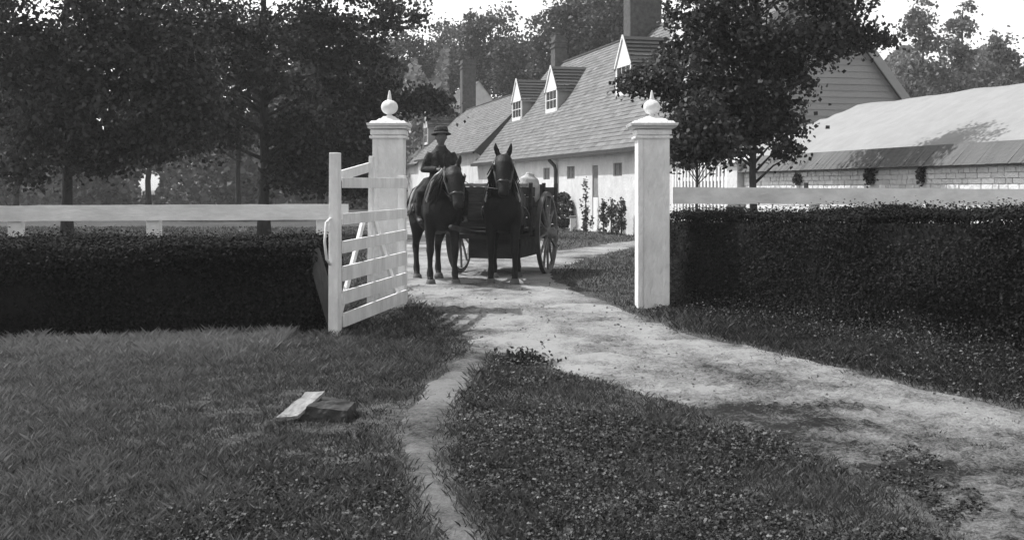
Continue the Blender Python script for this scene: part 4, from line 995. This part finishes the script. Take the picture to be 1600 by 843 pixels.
    hs.tube([(-.305, .62, 1.05), (-.26, .86, 1.04), (0, 1.0, 1.03), (.26, .86, 1.04), (.305, .62, 1.05)], .024, 6)
    hs.tube([(0, -.35, 1.545), (0, .1, 1.515), (0, .5, 1.535), (0, .90, 1.40)], .018, 6)
    hs.tube([(-.285, -.15, 1.15), (-.22, -.15, 1.42), (0, -.15, 1.535), (.22, -.15, 1.42), (.285, -.15, 1.15), (.2, -.15, .86), (0, -.15, .78), (-.2, -.15, .86), (-.285, -.15, 1.15)], [(.03, .012)] * 9, 8)
    hs.build('harness', M['leather'], r, smooth=True)
    return r
HLX, HLY, HLYAW = -1.275, 18.72, math.radians(15)
hl = horse('horse', 'dark harnessed horse on the left, carrying the rider', (HLX, HLY, 0), HLYAW, M['horse_bay'], head_drop=.30, head_turn=.06, stance=(.04, -.03, -.10, .06))
hr_ = horse('horse', 'dark harnessed horse on the right with pricked ears, no rider', (-.13, 18.92, 0), math.radians(-2), M['horse_dark'], head_drop=.13, head_turn=.03, stance=(.0, -.05, -.12, .10))

# ------------------------------------------------------------------ rider
def rider(loc, yaw):
    r = empty('person', loc, yaw, 'rider in round brimmed hat and dark jacket astride the left horse', 'person')
    S = 1.02
    def sc(p): return Vector(p) * S
    J = {}
    b = MB()
    b.tube([sc((0, .02, -.02)), sc((0, .03, .10)), sc((0, .03, .25)), sc((0, .02, .40)), sc((0, .02, .50)), sc((0, .01, .55)), sc((0, -.005, .60)), sc((0, -.015, .66))], [(.17, .12), (.175, .125), (.15, .11), (.18, .12), (.15, .10), (.075, .075), (.055, .06), (.055, .06)], 16, up=(1, 0, 0))
    # head: cranium, face, jaw
    b.tube([sc((0, -.045, .615)), sc((0, -.045, .635)), sc((0, -.035, .68)), sc((0, -.02, .73)), sc((0, -.01, .78)), sc((0, -.005, .82)), sc((0, 0, .845))], [(.03, .04), (.048, .06), (.074, .09), (.084, .106), (.084, .108), (.066, .088), (.02, .03)], 16, up=(1, 0, 0))
    b.tube([sc((0, -.112, .745)), sc((0, -.135, .715)), sc((0, -.142, .70)), sc((0, -.118, .692))], [.010, .015, .017, .012], 8)                # nose
    b.tube([sc((-.026, -.108, .668)), sc((0, -.122, .668)), sc((.026, -.108, .668))], [.006, .010, .006], 6)                                    # lips
    b.tube([sc((-.05, -.098, .762)), sc((0, -.116, .764)), sc((.05, -.098, .762))], [.010, .012, .010], 6)                                      # brow
    for sg in (-1, 1): b.tube([sc((sg * .074, -.01, .69)), sc((sg * .086, .0, .72)), sc((sg * .080, .0, .75))], [.010, .018, .012], 8)        # ears
    arms = {}
    for sg in (-1, 1):
        sh, el, wr = sc((sg * .19, .02, .47)), sc((sg * .265, .02, .21)), sc((sg * .075, -.235, .20)); arms[sg] = (sh, el, wr)
        b.tube([sh, sh.lerp(el, .5), el, el.lerp(wr, .45), wr], [.056, .050, .043, .040, .028], 12)
        pm = wr + (wr - el).normalized() * .05; b.tube([wr, wr.lerp(pm, .6), pm + Vector((0, 0, -.004))], [(.026, .020), (.040, .022), (.038, .020)], 10)
        for k in range(4):                                                                                                                       # fingers curled on the reins
            f0 = pm + Vector((0, 0, .030 - .019 * k)); dr_ = (wr - el).normalized(); ins = Vector((-sg * .2, .8, -.1)).normalized(); ln = (.034, .038, .035, .028)[k]
            b.tube([f0, f0 + dr_ * ln, f0 + dr_ * (ln + .012) + ins * .018, f0 + dr_ * (ln - .008) + ins * .036], [.0095, .009, .0085, .007], 7)
        th0 = wr.lerp(pm, .4) + Vector((0, 0, .03)); b.tube([th0, th0 + Vector((-sg * .01, -.02, .03)), th0 + Vector((-sg * .01, -.05, .032))], [.012, .011, .009], 7)
    legs = {}
    for sg in (-1, 1):
        hp_, kn, an = sc((sg * .11, .0, .02)), sc((sg * .345, -.22, -.18)), sc((sg * .36, -.12, -.56)); legs[sg] = (hp_, kn, an)
        b.tube([hp_, hp_.lerp(kn, .5), kn, kn.lerp(an, .4), an], [.095, .082, .062, .058, .040], 12)
        b.tube([an + Vector((0, .05, -.02)), an + Vector((0, -.05, -.045)), an + Vector((0, -.17, -.055))], [(.038, .036), (.042, .034), (.036, .022)], 10)
    b.build('body', M['skin'], r, smooth=True, remesh=.0085, smooth_it=2)
    for sg in (-1, 1):
        e = MB(); e.lathe([(0, -.011), (.008, -.008), (.011, 0), (.008, .008), (0, .011)], sc((sg * .032, -.102, .738)), 8); e.build('eye', M['glass'], r, smooth=True)
    j = MB()
    j.tube([sc((0, .02, -.05)), sc((0, .03, .06)), sc((0, .03, .25)), sc((0, .02, .40)), sc((0, .02, .49)), sc((0, .01, .545)), sc((0, -.005, .60))], [(.205, .155), (.20, .15), (.178, .135), (.20, .142), (.165, .118), (.105, .095), (.078, .08)], 18, up=(1, 0, 0))
    for sg in (-1, 1):
        sh, el, wr = arms[sg]; j.tube([sh + Vector((-sg * .03, 0, .0)), sh.lerp(el, .5), el + Vector((sg * .01, 0, -.005)), el.lerp(wr, .5), el.lerp(wr, .93)], [.074, .074, .070, .060, .048], 12)
    j.build('jacket', M['cloth_mid'], r, smooth=True, remesh=.013, smooth_it=3)
    for sg in (-1, 1):
        lp = MB(); lp.beam(sc((sg * .03, -.135, .20)), sc((sg * .075, -.115, .50)), .012, .045, (sg, 0, .2)); lp.build('lapel', M['cloth_dark'], r)
    tq = MB()
    tq.tube([sc((0, .02, -.06)), sc((0, .02, .08))], [(.19, .15), (.185, .14)], 16, up=(1, 0, 0))
    for sg in (-1, 1):
        hp_, kn, an = legs[sg]; tq.tube([hp_, hp_.lerp(kn, .5), kn, kn.lerp(an, .5), kn.lerp(an, .93)], [.118, .105, .085, .078, .066], 12)
    tq.build('trousers', M['cloth_dark'], r, smooth=True, remesh=.014, smooth_it=2)
    for sg in (-1, 1):
        an = legs[sg][2]; bt = MB(); bt.tube([an + Vector((0, .01, .07)), an + Vector((0, .02, 0)), an + Vector((0, .02, -.055))], [.052, .05, .046], 12); bt.tube([an + Vector((0, .07, -.045)), an + Vector((0, -.04, -.055)), an + Vector((0, -.19, -.07))], [(.046, .042), (.05, .04), (.042, .026)], 12); bt.build('boot', M['leather'], r, smooth=True, remesh=.01, smooth_it=1)
    h = MB(); ax = Matrix.Rotation(math.radians(-6), 3, 'X')
    h.lathe([(.10, .0), (.160, -.030), (.168, -.026), (.164, -.014), (.112, .016), (.116, .055), (.108, .09), (.085, .112), (.04, .120), (.0, .120)], sc((0, -.012, .800)), 28, ax); h.build('hat', M['felt'], r, smooth=True)
    hb_ = MB(); hb_.lathe([(.113, .016), (.119, .018), (.121, .04), (.116, .042)], sc((0, -.012, .800)), 28, ax); hb_.build('hat_band', M['cloth_dark'], r, smooth=True)
    hr2 = MB(); hr2.tube([sc((0, .075, .64)), sc((0, .085, .70)), sc((0, .07, .76))], [(.05, .02), (.072, .03), (.07, .03)], 12, up=(1, 0, 0)); hr2.build('hair', M['hair'], r, smooth=True)
    return r
rd = rider((HLX + .10, HLY - .16, 1.66), math.radians(10))
# saddle pad under the rider
sp = MB()
for k in range(9):
    pass
sd_ = MB(); rings = []
for (y, w_) in ((-.30, .22), (-.2, .30), (.0, .315), (.2, .315), (.30, .26)):
    sd_.v += []; 
sdl = empty('saddle', (HLX, HLY, 1.32), HLYAW, 'dark leather saddle strapped on the left horse under the rider', 'saddle')
pts = [(-.32, 1.05), (-.315, 1.2), (-.25, 1.40), (-.12, 1.525), (0, 1.56), (.12, 1.525), (.25, 1.40), (.315, 1.2), (.32, 1.05)]
sdl.scale = (1.2, 1.05, 1.1)
sm_ = MB()
for i in range(8):
    (a0, z0), (a1, z1) = pts[i], pts[i + 1]
    for ya, yb, la, lb in ((-.32, -.2, .05, .01), (-.2, .12, .01, .0), (.12, .3, .0, .05)):
        up = lambda z, l: z - 1.2 + (l if z > 1.45 else 0)
        sm_.quad((a0, ya, up(z0, la)), (a1, ya, up(z1, la)), (a1, yb, up(z1, lb)), (a0, yb, up(z0, lb)))
so_ = sm_.build('seat', M['cloth_dark'], sdl, smooth=True); q = so_.modifiers.new('thick', 'SOLIDIFY'); q.thickness = .03
for sg in (-1, 1):
    s2 = MB(); s2.tube([(sg * .34, -.10, -.02), (sg * .36, -.11, -.10), (sg * .37, -.12, -.19)], [(.012, .025)] * 3, 8); s2.build('stirrup_leather', M['leather'], sdl, smooth=True)

# ------------------------------------------------------------------ cart
ct = empty('cart', (-.165, 20.65, 0), math.radians(-15), 'two-wheeled farm cart with board sides drawn by the two horses', 'cart')
RW = .75
def wheel(sx):
    ax = Matrix.Rotation(math.radians(90), 3, 'Y')
    m = MB(); seg = 40
    def ring(r0, r1, x0, x1):
        b0 = len(m.v)
        for k in range(seg):
            a = 2 * math.pi * k / seg; c, s = math.cos(a), math.sin(a)
            m.v.extend([(sx + x0, r0 * c, RW + r0 * s), (sx + x1, r0 * c, RW + r0 * s), (sx + x1, r1 * c, RW + r1 * s), (sx + x0, r1 * c, RW + r1 * s)])
        for k in range(seg):
            p, q = b0 + 4 * k, b0 + 4 * ((k + 1) % seg)
            for i in range(4): m.f.append((p + i, p + (i + 1) % 4, q + (i + 1) % 4, q + i)); m.t.append(.5)
    ring(RW - .075, RW - .012, -.032, .032); w_ = m.build('wheel', M['wheel_wood'], ct)
    m = MB(); ring(RW - .012, RW, -.036, .036); m.build('tyre', M['iron'], w_)
    sg = 1 if sx > 0 else -1
    h = MB(); h.lathe([(.06, -.14), (.085, -.12), (.10, -.05), (.125, -.03), (.125, .03), (.10, .05), (.085, .14), (.07, .17), (.04, .175)], (sx, 0, RW), 18, Matrix.Rotation(math.radians(90 * sg), 3, 'Y')); h.build('hub', M['wheel_wood'], w_, smooth=True)
    sp = MB()
    for k in range(12):
        a = 2 * math.pi * k / 12 + .13; c, s = math.cos(a), math.sin(a); sp.tube([(sx + sg * .015, .09 * c, RW + .09 * s), (sx, .4 * c, RW + .4 * s), (sx - sg * .0, .70 * c, RW + .70 * s)], [(.030, .022), (.024, .018), (.022, .018)], 8)
    sp.build('spokes', M['wheel_wood'], w_)
wheel(-.83); wheel(.83)
MB().box(-.80, .80, -.06, .06, RW - .07, RW + .07).build('axle', M['cart_wood'], ct, bevel=.01)
bd = MB()
bd.box(-.62, .62, -.85, 1.5, .80, .86); bd.build('bed', M['cart_wood'], ct)
for k in range(5):
    z = .875 + .145 * k
    MB().box(-.63 - .01 * k, .63 + .01 * k, -.90 - .004 * k, -.865 - .004 * k, z, z + .132).build('front_board', M['cart_wood'], ct, bevel=.006)
for sg in (-1, 1):
    for k in range(4):
        z = .875 + .18 * k; x = sg * (.63 + .012 * k); MB().box(x - .018, x + .018, -.85, 1.5, z, z + .166).build('side_board', M['cart_wood'], ct, bevel=.006)
    for y in (-.7, .3, 1.3): MB().box(sg * .70 - .03, sg * .70 + .03, y - .04, y + .04, .74, 1.66).build('stake', M['cart_wood'], ct, bevel=.006)
MB().beam((-.69, -.89, 1.62), (.69, -.89, 1.62), .07, .05).build('front_rail', M['wheel_wood'], ct, bevel=.006)
MB().box(-.5, .42, -.55, 1.2, .30, .70).build('under_box', M['cart_wood'], ct, bevel=.015)  # one dark solid for the undercarriage and the shade beneath it
for x in (-.45, .37): MB().box(x - .04, x + .04, -.5, 1.1, .69, .81).build('bolster', M['cart_wood'], ct)
MB().tube([(0, -.5, .74), (.0, -1.8, .80), (.02, -3.15, .95)], [.055, .05, .04], 10).build('pole', M['cart_wood'], ct, smooth=True)
MB().beam((-.75, -1.02, .72), (.75, -1.02, .72), .08, .09).build('swingletree', M['cart_wood'], ct, bevel=.01)
sk_ = MB(); sk_.tube([(.0, 0, -.30), (0, 0, -.22), (0, .01, .0), (.01, 0, .14), (.02, 0, .20), (.03, .0, .24)], [(.13, .10), (.20, .16), (.21, .17), (.17, .13), (.07, .06), (.09, .07)], 14)
so2 = sk_.build('sack', M['sack'], None, smooth=True, remesh=.02, smooth_it=2); xx, yy = XW(826, 20.3), 20.3
so2.location = (xx, yy, 1.60); tag(so2, 'pale tied sack standing in the cart behind the right horse', 'sack')
x0_ = XW(842, 20.6)
kg = empty('crate', (x0_ - .12, 20.75, .87), math.radians(-15), 'dark upright crate in the cart next to the pale sack', 'crate')
for k in range(5): MB().box(-.16, .16, -.16 , .16, .005 + .155 * k, .145 + .155 * k).build('slat', M['cart_wood'], kg, bevel=.008)
for sg in (-1, 1): MB().box(sg * .145 - .02, sg * .145 + .02, -.18, -.162, 0, .79).build('corner_post', M['cart_wood'], kg)
# reins from the rider's hands to both bits
rn = MB()
def wl(o, p): return Matrix.Translation(o.location) @ Matrix.Rotation(o.rotation_euler.z, 4, 'Z') @ Vector(p)
hd1 = wl(rd, (.08, -.30, .205)); hd2 = wl(rd, (-.08, -.30, .205))
for sg, hnd in ((1, hd1), (-1, hd2)):
    e = wl(hl, (.09 + sg * .09, -1.31, 1.37)); rn.tube([hnd, hnd.lerp(e, .5) + Vector((sg * .05, 0, -.05)), e], .007, 6)
e = wl(hr_, (.04 - .09, -1.33, 1.55)); rn.tube([hd1, hd1.lerp(e, .45) + Vector((.02, 0, -.12)), e], .007, 6)
ro = rn.build('reins', M['leather'], None); tag(ro, 'thin leather reins from the rider to the bits of the horses', 'reins')

for o in list(SC.objects):
    if o.type == 'EMPTY' and not o.children: bpy.data.objects.remove(o)

# ------------------------------------------------------------------ summer haze
hz = MB().box(-1700, 1700, -1700, 3000, -1.2, 34)
ho = hz.build('haze', bpy.data.materials.new('air'), None); ho['kind'] = 'stuff'; ho['label'] = 'pale summer haze over the yard and grove'
m = ho.data.materials[0]; m.use_nodes = True; m.node_tree.nodes.clear()
a_ = m.node_tree.nodes.new('ShaderNodeOutputMaterial'); v_ = m.node_tree.nodes.new('ShaderNodeVolumePrincipled')
v_.inputs['Color'].default_value = (.95, .95, .95, 1); v_.inputs['Density'].default_value = .0007
m.node_tree.links.new(v_.outputs[0], a_.inputs['Volume'])
